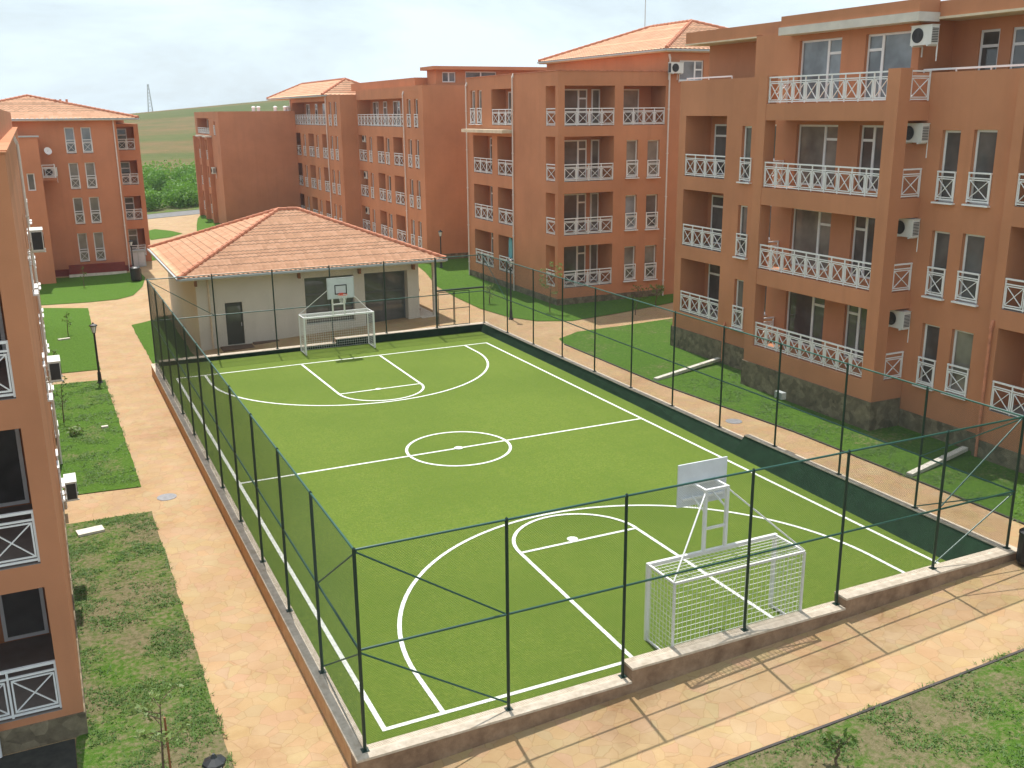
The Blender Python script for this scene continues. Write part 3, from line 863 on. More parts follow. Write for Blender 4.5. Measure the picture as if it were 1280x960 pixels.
# ------------------------------------------------------------------ right-hand block
def right_block():
    b = thing('apartment_building', (22, 8, .35), 'orange four storey block at right with a long railed balcony stack', 'apartment building')
    mb = MB(); x0 = 22.0
    FA = Fac('W', x0, 22.6); hA = []
    fl = [2.15, 5.25, 8.38]; top = [4.65, 7.78, 11.0]
    for z, t in zip(fl, top):
        loggia(FA, b, hA, 22.1, 19.15, z, t, 1.4, 4, ((21.75, 20.8, 'door', 0),))
        french(FA, b, hA, 18.1, 17.38, z - .05, t - .4, g=1 if z < 3 else 0)
        hA.append((16.42, 16.0, z + .9, z + 2.3, .15)); add_win(FA, b, 16.42, 16.0, z + .9, z + 2.3, .15, 'french', 0); add_sill(FA, b, 16.42, 16.0, z + .9)
        hA.append((14.8, 12.62, z + .05, z + 2.3, .18)); add_win(FA, b, 14.8, 12.62, z + .05, z + 2.3, .18, 'wide', 1 if z > 5 else 0, 'balcony_door')
        hA.append((11.55, 9.75, z + .05, z + 2.3, .18)); add_win(FA, b, 11.55, 9.75, z + .05, z + 2.3, .18, 'wider', 0, 'balcony_door')
        french(FA, b, hA, 7.92, 7.2, z - .12, t - .45, g=0); french(FA, b, hA, 6.7, 5.86, z - .1, t - .42, g=1 if z < 3 else 0)
    # bay penthouse storey (flush with the wall)
    z = 11.48
    hA.append((14.95, 12.75, z + .05, 13.72, .18)); add_win(FA, b, 14.95, 12.75, z + .05, 13.72, .18, 'wide', 2, 'balcony_door')
    hA.append((11.6, 9.5, z + .05, 13.72, .18)); add_win(FA, b, 11.6, 9.5, z + .05, 13.72, .18, 'wider', 2, 'balcony_door')
    FA.wall(mb, 17.5, 9.2, .2, 14.05, [h for h in hA if h[0] <= 17 and h[1] >= 9.2])
    FA.wall(mb, 22.6, 17.5, .2, 12.5, [h for h in hA if h[0] > 17])
    FA.wall(mb, 9.2, 5.1, .2, 12.35, [h for h in hA if h[0] < 9])
    # parapets, terraces and set-back penthouse
    for ya, yb, zp in ((22.6, 17.5, 12.5), (9.2, 5.1, 12.35)):
        mb.face([(x0, ya, zp), (x0, yb, zp), (x0 + .25, yb, zp), (x0 + .25, ya, zp)])
        mb.face([(x0 + .25, ya, zp), (x0 + .25, yb, zp), (x0 + .25, yb, 11.45), (x0 + .25, ya, 11.45)])
    FP = Fac('W', 23.5, 22.6); hP = []
    for a, c, s in ((8.15, 7.4, 'door'), (6.95, 5.9, 'door'), (18.35, 17.7, 'door')):
        hP.append((a, c, 11.5, 13.65, .12)); add_win(FP, b, a, c, 11.52, 13.65, .12, s, 0, 'balcony_door')
    FP.wall(mb, 22.6, 17.5, 11.4, 14.1, [h for h in hP if h[0] > 17.5]); FP.wall(mb, 9.2, -9, 11.4, 14.1, [h for h in hP if h[0] < 9])
    for y in (17.5, 9.2): mb.face([(x0, y, 11.4), (23.5, y, 11.4), (23.5, y, 14.1), (x0, y, 14.1)])
    mb.face([(x0, 22.6, .2), (40, 22.6, .2), (40, 22.6, 12.5), (x0, 22.6, 12.5)]); mb.face([(23.5, 22.6, 12.5), (40, 22.6, 12.5), (40, 22.6, 14.1), (23.5, 22.6, 14.1)])
    mb.face([(40, 22.6, .2), (40, -9, .2), (40, -9, 14.1), (40, 22.6, 14.1)])
    # section to the right of the windows stands slightly proud
    xd = 21.7; FD = Fac('W', xd, 5.1); hD = []
    for k, (z, t) in enumerate(zip(fl, top)):
        for a, c in ((4.75, 1.9), (1.2, -1.6), (-2.3, -5.1)):
            loggia(FD, b, hD, a, c, z - (.15 if k == 0 else 0), t, 1.4, 4, ((a - .35, a - 1.15, 'door', 0), (c + 1.3, c + .2, 'door', 1)))
    FD.wall(mb, 5.1, -9, .2, 12.35, hD)
    mb.face([(xd, 5.1, .2), (x0, 5.1, .2), (x0, 5.1, 12.35), (xd, 5.1, 12.35)]); mb.face([(xd, 5.1, 12.35), (xd, -9, 12.35), (xd + .3, -9, 12.35), (xd + .3, 5.1, 12.35)])
    mb.face([(xd + .3, 5.1, 12.35), (xd + .3, -9, 12.35), (xd + .3, -9, 11.45), (xd + .3, 5.1, 11.45)])
    mb.face([(xd, -9, .2), (40, -9, .2), (40, -9, 14.1), (xd, -9, 14.1)])
    mb.m = 1
    mb.face([(x0 + .2, 22.58, 11.45), (x0 + .2, 17.5, 11.45), (23.55, 17.5, 11.45), (23.55, 22.58, 11.45)]); mb.face([(x0 + .2, 9.2, 11.44), (x0 + .2, -9, 11.44), (23.55, -9, 11.44), (23.55, 9.2, 11.44)])
    mb.m = 0
    mb.build('wall', [M['orange'], M['floor']], b)
    parapet_rail(FA, b, 22.4, 19.2, 12.5); parapet_rail(FA, b, 9.1, 5.2, 12.35); parapet_rail(FD, b, 4.95, -8, 12.36)
    # balcony stack
    xb = 20.6; st = MB()
    st.box(xb, x0 - .002, 8.55, 15.5, .2, 2.1)
    for z0, z1 in ((4.6, 5.2), (7.7, 8.35), (10.85, 11.45)): st.box(xb + .01, x0 - .002, 8.56, 15.49, z0, z1)
    for ya, yb in ((8.55, 9.08), (15.0, 15.5)):
        for z0, z1 in ((2.1, 4.6), (5.2, 7.7), (8.35, 10.85), (11.45, 12.48)): st.box(xb, xb + .5, ya, yb, z0 - .0, z1)
        for z0, z1 in ((4.6, 5.2), (7.7, 8.35), (10.85, 11.45)): st.box(xb - .006, xb + .5, ya - .004, yb + .004, z0, z1)
    bs = st.build('balcony_stack', M['orange'], b)
    FB = Fac('W', xb, 15.5); FS = Fac('S', 8.55, xb)
    for z in (2.1, 5.2, 8.35, 11.45):
        add_rail(FB, b, 14.98, 9.1, z + .02, .1, 9, .95)
        add_rail(FS, b, xb + .52, x0 - .02, z + .02, .06, 1, .95)
        o = add_rail(FS, b, xb + .52, x0 - .02, z + .02, 6.88, 1, .95)
    # roof slabs
    rf = MB(); rf.box(22.3, 40.1, -9.1, 22.75, 14.08, 14.55)
    rf.box(21.42, 22.298, 8.8, 15.4, 14.22, 14.6)
    rs = rf.build('roof', M['orange'], b)
    fs = MB(); fs.box(21.36, 22.29, 8.75, 15.45, 13.93, 14.21); fs.build('fascia', M['fascia'], rs)
    fs = MB(); fs.box(22.26, 40.12, -9.12, 9.0, 14.0, 14.075); fs.box(22.26, 30, 16.2, 22.77, 14.02, 14.075); fs.build('soffit', M['creamtrim'], rs)
    # stone plinth
    pl = MB()
    pl.box(x0 - .05, x0 + .1, 15.52, 22.65, -.1, 1.35); pl.box(xb - .05, x0 - .06, 8.5, 15.55, -.1, 1.4)
    pl.box(x0 - .05, x0 + .1, 5.16, 8.5, -.1, 1.0); pl.box(xd - .05, xd + .1, -9.05, 5.15, -.1, .95)
    pl.box(x0 - .05, 40, 22.6, 22.66, -.1, 1.35)
    pl.build('plinth', M['plinth'], b)
    downpipe(b, 22.0, 18.6, .5, 2.0, dx=-.08, dy=0, mat='ridge'); downpipe(b, 21.7, 4.95, .4, 4.6, dx=-.08, dy=0, mat='ridge')
    for z, w in ((13.2, 'topmost'), (10.15, 'second from top'), (7.05, 'second from bottom'), (3.9, 'lowest')):
        ac((21.97, 8.86, z), -PI / 2, 'white air conditioner beside the right balcony column, %s of four' % w, 'air conditioners beside the balcony column')
right_block()

# ------------------------------------------------------------------ middle block
def middle_block():
    b = thing('apartment_building', (26, 34.1, .3), 'orange block in the middle with corner balconies and a tiled hip roof behind', 'apartment building')
    mb = MB(); x0, y0 = 21.95, 34.1
    FS = Fac('S', y0, x0); FW = Fac('W', x0, y0 + 13); hS = []; hW = []
    lv = [(1.35, 3.75), (4.38, 6.75), (7.4, 9.88)]
    for z, t in lv + [(10.45, 12.62)]:
        topf = z > 10
        loggia(FS, b, hS, 22.35, 25.58, z, t, 1.5, 4, ((22.9, 24.6, 'wide', 0), (24.9, 25.45, 'french', 1)), 'l')
        hW.append((34.45, 35.6, z, t, .4, 'b')); mb.face([(22.35, 34.1, z), (22.35, 34.45, z), (22.35, 34.45, t), (22.35, 34.1, t)])
        add_rail(FW, b, 35.6, 34.45, z + .02, .06, 1)
        if topf: loggia(FS, b, hS, 26.15, 29.0, z, t, 1.5, 4, ((26.3, 28.1, 'wider', 1),))
        else:
            french(FS, b, hS, 26.42, 27.2, z + .08, t - .25); french(FS, b, hS, 27.85, 28.68, z + .05, t - .28)
        if topf:
            french(FW, b, hW, 46.3, 45.55, z + .05, t); french(FW, b, hW, 45.2, 44.5, z + .05, t)
            loggia(FW, b, hW, 43.0, 40.1, z, t, 1.0, 3, ((42.5, 41.9, 'french', 1), (41.3, 40.7, 'french', 0)))
        else:
            loggia(FW, b, hW, 46.0, 43.0, z, t - .1, 1.1, 3, ((45.6, 44.7, 'door', 1), (44.3, 43.6, 'french', 0)))
            loggia(FW, b, hW, 42.2, 40.05, z, t - .1, 1.1, 2, ((41.6, 40.6, 'door', 0),))
    FS.wall(mb, x0, 29.1, .1, 13.4, hS); FW.wall(mb, 47.0, y0, .1, 13.4, hW)
    # parapet top, back, and block under the hip roof
    mb.face([(x0, y0, 13.4), (29.1, y0, 13.4), (29.1, 47, 13.4), (x0, 47, 13.4)])
    mb.face([(x0, 47, .1), (29.1, 47, .1), (29.1, 47, 13.4), (x0, 47, 13.4)])
    mb.face([(29.1, 34.1, 13.4), (29.1, 49.2, 13.4), (29.1, 49.2, 14.5), (29.1, 34.1, 14.5)]); mb.face([(29.1, 47, .1), (29.1, 49.2, .1), (29.1, 49.2, 13.4), (29.1, 47, 13.4)])
    F2 = Fac('S', 34.1, 29.1); h2 = [(29.9, 31.6, 12.9, 14.05, .15)]
    add_win(F2, b, 29.9, 31.6, 12.9, 14.05, .15, 'wide', 2); add_sill(F2, b, 29.9, 31.6, 12.9)
    F2.wall(mb, 29.1, 39.5, .1, 14.5, h2)
    mb.face([(39.5, 34.1, .1), (39.5, 49.2, .1), (39.5, 49.2, 14.5), (39.5, 34.1, 14.5)]); mb.face([(29.1, 49.2, .1), (39.5, 49.2, .1), (39.5, 49.2, 14.5), (29.1, 49.2, 14.5)])
    mb.build('wall', [M['orange'], M['floor']], b)
    hip_roof(b, 28.65, 39.95, 33.65, 49.6, 14.62, .36, fine=False, tw=.32)
    cn = MB(); cn.box(21.2, x0 - .002, 39.9, 46.2, 10.0, 10.2); cn.build('canopy', M['creamtrim'], b)
    pl = MB(); pl.box(x0 - .05, 29.15, y0 - .05, y0 + .1, -.1, .75); pl.box(x0 - .05, x0 + .1, y0 + .102, 47.05, -.1, .75); pl.build('plinth', M['plinth'], b)
    downpipe(b, 29.1, 34.0, .3, 14.1); downpipe(b, 21.95, 39.75, .3, 13.2, dx=-.1, dy=0); downpipe(b, 21.95, 46.85, .3, 12.9, dx=-.1, dy=0)
    cp = MB()
    cp.box(x0 - .04, 29.05, y0 - .04, y0 + .2, 13.403, 13.45); cp.box(x0 - .04, x0 + .2, y0 + .202, 47.04, 13.403, 13.45); cp.build('coping', M['ridge'], b)
    ac((29.45, 33.98, 13.3), 0, 'white air conditioner under the tiled eave beside the tall downpipe')
middle_block()

# ------------------------------------------------------------------ far block
def far_block():
    b = thing('apartment_building', (24, 55, .3), 'long far orange block with many small balconies and blank shaded end wall', 'apartment building')
    mb = MB(); xr, xl = 21.75, 20.3
    FR = Fac('W', xr, 71.2); FL = Fac('W', xl, 89.6); hR = []; hL = []
    lv = [(1.1, 3.3), (4.15, 6.4), (7.2, 9.4)]
    def rl(F, h, a, c, z, t, n, d): loggia(F, b, h, a, c, z, t, 1.2, n, d)
    for z, t in lv:
        for a, c in ((71.0, 68.75), (65.8, 64.0), (61.65, 59.4)):
            rl(FR, hR, a, c, z, t, 2, ((a - .4, a - 1.3, 'door'),))
        for a, c in ((67.9, 67.2), (63.5, 62.6), (58.1, 57.3), (56.5, 55.75)): french(FR, b, hR, a, c, z - .05, t - .1, sill=False)
        for a, c in ((88.8, 86.0), (82.9, 80.8), (77.8, 76.1)):
            rl(FL, hL, a, c, z, t, 2, ((a - .4, a - 1.3, 'door'),))
        for a, c in ((84.9, 84.0), (79.9, 79.1), (74.9, 74.1), (73.2, 72.4)): french(FL, b, hL, a, c, z - .05, t - .1, sill=False)
    z, t = 10.2, 12.35
    rl(FR, hR, 71.0, 59.0, z, t, 13, ((70, 68.6, 'wide'), (67.2, 66.3, 'door'), (64.6, 63.0, 'wide'), (61.4, 60.2, 'wide')))
    rl(FL, hL, 88.8, 76.2, z, t, 13, ((87.5, 86.2, 'wide'), (84, 83.2, 'door'), (81.2, 80, 'wide'), (78.6, 77.6, 'door')))
    for a, c in ((58.1, 57.3), (56.5, 55.75)): french(FR, b, hR, a, c, z - .05, t - .1, sill=False)
    for a, c in ((74.9, 74.1), (73.2, 72.4)): french(FL, b, hL, a, c, z - .05, t - .1, sill=False)
    FR.wall(mb, 71.2, 54.7, .1, 13.2, hR); FL.wall(mb, 89.6, 71.2, .1, 12.84, hL)
    mb.face([(xl, 71.2, .1), (xr, 71.2, .1), (xr, 71.2, 12.84), (xl, 71.2, 12.84)])
    mb.face([(xr, 54.7, .1), (38, 54.7, .1), (38, 54.7, 13.2), (xr, 54.7, 13.2)]); mb.face([(38, 54.7, .1), (38, 89.6, .1), (38, 89.6, 13.2), (38, 54.7, 13.2)])
    mb.face([(xr, 54.7, 13.2), (38, 54.7, 13.2), (38, 71.2, 13.2), (xr, 71.2, 13.2)]); mb.face([(xl, 71.2, 12.84), (38, 71.2, 12.84), (38, 89.6, 12.84), (xl, 89.6, 12.84)])
    mb.face([(xl, 89.6, .1), (38, 89.6, .1), (38, 89.6, 12.84), (xl, 89.6, 12.84)]); mb.face([(xr, 71.2, 12.84), (38, 71.2, 12.84), (38, 71.2, 13.2), (xr, 71.2, 13.2)])
    mb.box(22.6, 36, 58.5, 75.3, 13.203, 13.85)
    mb.build('wall', [M['orange'], M['floor']], b)
    # penthouse near the blank end
    F = Fac('S', 56.6, 23.6); ph = MB(); hh = [(24.1, 25.2, 13.45, 14.2, .15), (26.0, 28.6, 13.4, 14.25, .15)]
    for h in hh: add_win(F, b, h[0], h[1], h[2], h[3], .15, 'pair', 2)
    F.wall(ph, 23.6, 37, 13.205, 14.35, hh); ph.face([(23.6, 56.6, 13.2), (23.6, 58.48, 13.2), (23.6, 58.48, 14.35), (23.6, 56.6, 14.35)]); ph.box(23.2, 37.4, 56.1, 58.9, 14.352, 14.6)
    ph.build('penthouse', M['orange'], b)
    hip_roof(b, 19.9, 26.3, 75.5, 98.5, 12.87, .46, fine=False, tw=.4, tl=.45)
    for y in (71.35, 59.0 - .25): downpipe(b, xr, y, .3, 12.6, dx=-.1, dy=0)
    for y in (89.2, 75.6): downpipe(b, xl, y, .3, 12.6, dx=-.1, dy=0)
    pl = MB(); pl.box(xr - .05, 38, 54.64, 54.698, -.1, .8); pl.box(xr - .06, xr - .002, 54.7, 71.1, -.1, .8); pl.build('plinth', M['plinth'], b)
    for z, w in ((10.85 - 2.3, 'upper'), (5.4, 'middle'), (2.3, 'lower')):
        ac((xr + .55, 70.2, z + .3), -PI / 2, 'tiny white air conditioner in the far block, %s of three above one another' % w, 'air conditioners on the far block')
far_block()

# ------------------------------------------------------------------ farthest wing
def far_wing():
    b = thing('apartment_building', (14, 87.7, 0), 'farthest orange wing with a wide blank wall facing the clubhouse', 'apartment building')
    mb = MB(); x0, y0 = 12.63, 87.7
    F = Fac('W', x0, 103.0); h = []
    for z, t in ((.9, 3.0), (3.7, 5.9), (6.6, 8.7)):
        loggia(F, b, h, 96.9, 93.6, z, t, 1.0, 3, ((96.3, 95.4, 'door'),)); loggia(F, b, h, 101.8, 98.2, z, t, 1.0, 3, ((101, 100, 'door'),))
    loggia(F, b, h, 101.5, 93.6, 9.3, 10.9, 1.0, 6, ((96.3, 95.4, 'french'), (100.3, 99.4, 'french')), rh=.6)
    french(F, b, h, 90.6, 89.9, 9.2, 10.6, sill=False)
    F.wall(mb, 103, y0, -.3, 11.55, h)
    mb.face([(x0, y0, -.3), (20.298, y0, -.3), (20.298, y0, 11.55), (x0, y0, 11.55)]); mb.face([(x0, y0, 11.55), (20.3, y0, 11.55), (20.3, 103, 11.55), (x0, 103, 11.55)])
    mb.face([(20.3, y0, -.3), (20.3, 103, -.3), (20.3, 103, 11.55), (20.3, y0, 11.55)]); mb.face([(x0, 103, -.3), (20.3, 103, -.3), (20.3, 103, 11.55), (x0, 103, 11.55)])
    for y in (97.6, 92.9, 102.3): mb.box(x0 - .45, x0 - .002, y - .2, y + .2, -.3, 9.0)
    mb.build('wall', [M['orange_far'], M['floor']], b)
    cn = MB(); cn.box(x0 - .7, x0 - .01, 92.5, 94.2, 9.002, 9.15); cn.box(x0 - .7, x0 - .01, 97.2, 99, 9.002, 9.15); cn.build('canopy', M['concrete'], b)
    v = MB()
    for x in (16.4, 16.9, 18.6, 19.6, 19.9): v.lathe((x, 88.9, 11.55), [(.16, 0), (.16, .35), (.24, .38), (.1, .5)], 10)
    v.build('roof_vent', M['white'], b)
    ac((x0 - .1, 91.5, 5.4), -PI / 2, 'tiny air conditioner alone on the wall of the farthest wing')
far_wing()

# ------------------------------------------------------------------ far-left block
def left_far_block():
    b = thing('apartment_building', (-1.5, 66, -.4), 'orange block at far left with a tiled hip roof and paired windows', 'apartment building')
    mb = MB(); y0 = 66.0
    F = Fac('S', y0, -5.5); h = []
    for z, t in ((.5, 2.7), (3.35, 5.35), (5.95, 7.9), (8.55, 10.45)):
        french(F, b, h, -2.12, -1.45, z, t, g=2 if z > 8 else 1, sill=False); french(F, b, h, -1.0, -.3, z, t, g=1 if z < 6 else 2, sill=False)
    F.wall(mb, -5.5, 1.5, -.6, 11.0, h)
    F2 = Fac('S', 70, 1.5); h2 = []
    for z, t in ((.2, 2.4), (3.1, 5.0), (5.9, 7.8), (8.6, 10.4)):
        loggia(F2, b, h2, 1.75, 3.05, z, t, 1.2, 2, ((1.85, 2.6, 'door', 0),), rh=.85)
    F2.wall(mb, 1.5, 3.4, -.6, 10.6, h2)
    mb.face([(1.5, 66, -.6), (1.5, 70, -.6), (1.5, 70, 11), (1.5, 66, 11)]); mb.face([(3.4, 70, -.6), (3.4, 82, -.6), (3.4, 82, 10.6), (3.4, 70, 10.6)])
    mb.face([(1.5, 70, 10.6), (3.4, 70, 10.6), (3.4, 82, 10.6), (1.5, 82, 10.6)])
    mb.face([(-5.5, 82, -.6), (3.4, 82, -.6), (3.4, 82, 11), (-5.5, 82, 11)]); mb.face([(-12, 66, -.6), (-5.5, 66, -.6), (-5.5, 66, 11), (-12, 66, 11)])
    mb.face([(-12, 66, -.6), (-12, 82, -.6), (-12, 82, 11), (-12, 66, 11)])
    # lower wing standing forward at the left
    F3 = Fac('S', 62.5, -9); h3 = [(-5.0, -4.5, 6.2, 7.4, .15)]; add_win(F3, b, -5.0, -4.5, 6.2, 7.4, .15, 'french', 0)
    F3.wall(mb, -9, -4.0, -.6, 9.85, h3)
    mb.face([(-4.0, 62.5, -.6), (-4.0, 66, -.6), (-4.0, 66, 9.85), (-4.0, 62.5, 9.85)]); mb.face([(-9, 62.5, 9.85), (-4, 62.5, 9.85), (-4, 66, 9.85), (-9, 66, 9.85)])
    mb.build('wall', [M['orange_far'], M['floor']], b)
    cp = MB(); cp.box(-9, -3.9, 62.4, 62.7, 9.853, 9.95); cp.build('coping', M['gutter'], b)
    bl = MB(); bl.box(-3.998, -3.05, 64.6, 65.998, 6.75, 6.9); bl.build('balcony', M['orange_far'], b)
    add_rail(Fac('S', 64.6, -4), b, -3.95, -3.06, 6.92, .06, 1, .95); add_rail(Fac('E', -3.05, 64.6), b, 64.7, 65.9, 6.92, .06, 2, .95)
    pl = MB(); pl.box(-5.6, 1.55, 65.9, 65.998, -.6, .05); pl.build('plinth', M['redbase'], b)
    hip_roof(b, -11.5, 3.05, 65.4, 82.6, 11.05, .235, fine=False, tw=.32)
    v = MB()
    for x in (-2.4, -2.05, -1.6): v.box(x, x + .16, 70.5, 70.8, 12.1, 12.5)
    v.build('roof_vent', M['ridge'], b)
    downpipe(b, 1.3, 66, -.4, 10.7)
    rw = thing('ramp_wall', (-1.2, 65, -.4), 'dark red ramp wall with a pale base before the far left block', 'wall')
    r = MB(); r.box(-3.0, .95, 64.9, 65.2, -.5, .45); r.build('wall_body', M['redbase'], rw)
    r = MB(); r.box(-3.05, 1.0, 64.82, 64.898, -.5, -.22); r.build('kerb', M['concrete'], rw)
    k = thing('utility_box', (.95, 66.6, -.4), 'small grey utility cabinet beside the far left block', 'cabinet')
    q = MB(); q.box(1.6, 2.7, 67.4, 68.1, -.4, .9); q.box(1.55, 2.75, 67.35, 68.15, .9, .97); q.build('cabinet_body', M['gutter'], k)
    q = MB(); q.box(1.68, 2.12, 67.38, 67.398, -.25, .8); q.box(2.18, 2.62, 67.38, 67.398, -.25, .8); q.build('cabinet_door', M['galv'], k)
    d = thing('satellite_dish', (-3.4, 65.9, 8.6), 'white satellite dish on the wall of the far left block', 'satellite dish')
    q = MB(); q.bar((-3.4, 66, 8.5), (-3.4, 65.5, 8.7), .06); q.build('arm', M['galv'], d)
    q = MB()
    n = 18; cen = Vector((-3.4, 65.45, 8.8)); ax = Vector((.35, -.8, .35)).normalized(); a = ax.cross(Vector((0, 0, 1))).normalized(); bb = a.cross(ax)
    rings = [[cen + ax * (.12 * (r / .42) ** 2) + (a * math.cos(2 * PI * k / n) + bb * math.sin(2 * PI * k / n)) * r for k in range(n)] for r in (.02, .1, .2, .28)]
    for ra, rb in zip(rings, rings[1:]):
        for k in range(n): q.face([ra[k], ra[(k + 1) % n], rb[(k + 1) % n], rb[k]])
    q.build('dish', M['white'], d, smooth=True)
    ac((-3.35, 65.9, 7.0), 0, 'white air conditioner on the small balcony of the far left block')
left_far_block()

# ------------------------------------------------------------------ nearest block, left
def left_near_block():
    b = thing('apartment_building', (-8, 3.1, -.45), 'nearest orange block at the left edge with stacked railed balconies', 'apartment building')
    mb = MB(); y0, x1 = 3.1, -5.1
    F = Fac('S', y0, -20); h = []
    for z, t in ((.2, 2.8), (3.28, 5.9), (6.45, 9.05)):
        loggia(F, b, h, -8.0, -5.46, z, t, 3.3, 3, ((-6.5, -5.62, 'door', 0), (-7.8, -6.9, 'door', 0)), rh=1.02)
        loggia(F, b, h, -12.0, -9.2, z, t, 1.5, 3, ((-10.5, -9.6, 'door', 0),), rh=1.02)
    F.wall(mb, -20, x1, -.6, 10.65, h)
    E = Fac('E', x1, y0); hE = []
    for z, t in ((.2, 2.3), (3.3, 5.4), (6.4, 8.5)):
        for a, c in ((14.9, 15.6), (16.1, 16.8), (21.6, 22.3), (22.9, 23.6), (28.5, 29.2), (29.8, 30.5), (36, 36.7), (37.3, 38)):
            french(E, b, hE, a, c, z, t, g=0)
    E.wall(mb, y0, 46, -.6, 10.65, hE)
    mb.face([(-20, y0, 10.65), (x1, y0, 10.65), (x1, 46, 10.65), (-20, 46, 10.65)]); mb.face([(-20, 46, -.6), (x1, 46, -.6), (x1, 46, 10.65), (-20, 46, 10.65)])
    mb.face([(-20, y0, -.6), (-20, 46, -.6), (-20, 46, 10.65), (-20, y0, 10.65)])
    mb.box(-19, -5.3, 9, 45, 10.652, 11.45)
    mb.build('wall', [M['orange'], M['floor']], b)
    c = MB(); c.box(-20, x1 + .03, y0 - .03, y0 + .22, 10.653, 10.68); c.box(x1 - .2, x1 + .04, y0 + .222, 46, 10.653, 10.7); c.build('coping', M['orange'], b)
    pl = MB(); pl.box(-20, x1 + .03, y0 - .04, y0 - .002, -.6, .05); pl.box(x1 + .002, x1 + .03, y0, 46, -.6, -.05); pl.build('plinth', M['plinth'], b)
    downpipe(b, -6.62, 3.1, -.5, 10.3, mat='white'); downpipe(b, -5.1, 20.2, -.4, 10.4, dx=.09, dy=0)
    for z, w in ((8.15, 'topmost'), (4.95, 'middle'), (1.8, 'lowest')):
        ac((-4.93, 10.6, z), PI / 2, 'white air conditioner sticking out from the nearest left block, %s of three' % w, 'air conditioners stacked on the nearest left block', .82)
left_near_block()

# ------------------------------------------------------------------ clubhouse
def clubhouse():
    b = thing('clubhouse', (8, 35.2, -.1), 'low cream clubhouse with an orange tiled hip roof behind the pitch', 'clubhouse')
    mb = MB(); F = Fac('S', 35.2, 2.0); h = []
    h.append((3.35, 4.22, -.2, 2.0, .15)); h.append((7.5, 10.15, .45, 2.95, .35)); h.append((10.75, 13.2, -.05, 2.95, .6, 'f'))
    F.wall(mb, 2.0, 13.85, -.7, 3.42, h)
    for q in ([(2, 35.2), (2, 46.6)], [(2, 46.6), (13.85, 46.6)], [(13.85, 46.6), (13.85, 35.2)]):
        (xa, ya), (xb, yb) = q; mb.face([(xa, ya, -.7), (xb, yb, -.7), (xb, yb, 3.42), (xa, ya, 3.42)])
    mb.build('wall', [M['cream'], M['floor']], b)
    d = MB(); d.box(3.36, 4.21, 35.28, 35.34, -.19, 1.99); do = d.build('door', M['doorbrown'], b)
    d = MB(); d.box(3.45, 4.12, 35.26, 35.278, 1.0, 1.8); d.build('pane', M['glass'], do)
    d = MB(); d.tube((4.12, 35.24, .75), (4.12, 35.24, .95), .02); d.build('handle', M['galv'], do)
    o = add_win(F, b, 7.5, 10.15, .45, 2.95, .34, 'shop', 0); o2 = add_win(F, b, 10.75, 13.2, -.04, 2.95, .59, 'shop', 0)
    st = MB(); st.box(2.95, 4.6, 34.2, 35.19, -.6, -.22); st.box(4.6, 9.5, 34.75, 35.19, -.6, -.15); st.build('step', M['stepbrown'], b)
    tr = MB()
    for x in (2.0, 7.2, 10.45, 13.5): tr.box(x - .06, x + .06, 34.9, 35.19, 3.0, 3.36)
    tr.build('rafter_end', M['wood'], b)
    hip_roof(b, 1.15, 15.2, 34.45, 47.4, 3.5, .385, fine=True)
    downpipe(b, 5.6 - 3.0, 35.2, -.3, 3.0, mat='creamtrim')
    ve = MB(); ve.box(13.86, 15.0, 34.9, 46.5, -.2, .3); ve.build('veranda', M['concrete'], b)
    ps = MB()
    for y in (35.3, 40.5, 46): ps.box(14.7, 14.9, y - .1, y + .1, .3, 3.36)
    ps.build('veranda_post', M['cream'], b)
    t = thing('wooden_screen', (14.3, 37, .3), 'brown wooden screen on the open side of the clubhouse', 'screen')
    s = MB()
    for k in range(8): s.box(14.1, 14.14, 36.0 + k * .26, 36.23 + k * .26, .32, 1.9)
    s.box(14.15, 14.19, 36, 38.1, .5, .6); s.box(14.15, 14.19, 36, 38.1, 1.6, 1.7); s.build('boards', M['wood'], t)
clubhouse()

# ------------------------------------------------------------------ small things
def lamp_post(x, y, h, label):
    t = thing('street_lamp', (x, y, G(x)), label, 'street lamp', 'path lamps'); z = G(x)
    p = MB(); p.lathe((x, y, z), [(.14, 0), (.14, .06), (.09, .1), (.075, .5), (.05, .55), (.042, h - .45), (.07, h - .43), (.07, h - .4)], 12); p.build('pole', M['darkmetal'], t)
    l = MB(); l.lathe((x, y, z), [(.07, h - .4), (.14, h - .12), (.14, h - .1)], 8); la = l.build('lantern', M['lampglass'], t)
    c = MB(); c.lathe((x, y, z), [(.18, h - .1), (.17, h - .06), (.05, h - .0), (.02, h + .06)], 8)
    for k in range(4):
        a = PI / 4 + k * PI / 2
        c.bar((x + .075 * math.cos(a), y + .075 * math.sin(a), z + h - .4), (x + .15 * math.cos(a), y + .15 * math.sin(a), z + h - .1), .015)
    c.build('lantern_cap', M['darkmetal'], la)
lamp_post(-3.05, 31.3, 2.75, 'dark lamp post on the lawn corner beside the left path')
lamp_post(1.55, 65.2, 2.4, 'dark lamp post before the far left block')
lamp_post(21.4, 51.0, 2.7, 'dark lamp post before the blank end wall of the far block')
lamp_post(17.9, 31.9, 3.3, 'thin lamp post behind the far right fence corner')
lamp_post(-3.36, -2.4, 2.5, 'lamp post with only its lantern showing at the bottom edge')

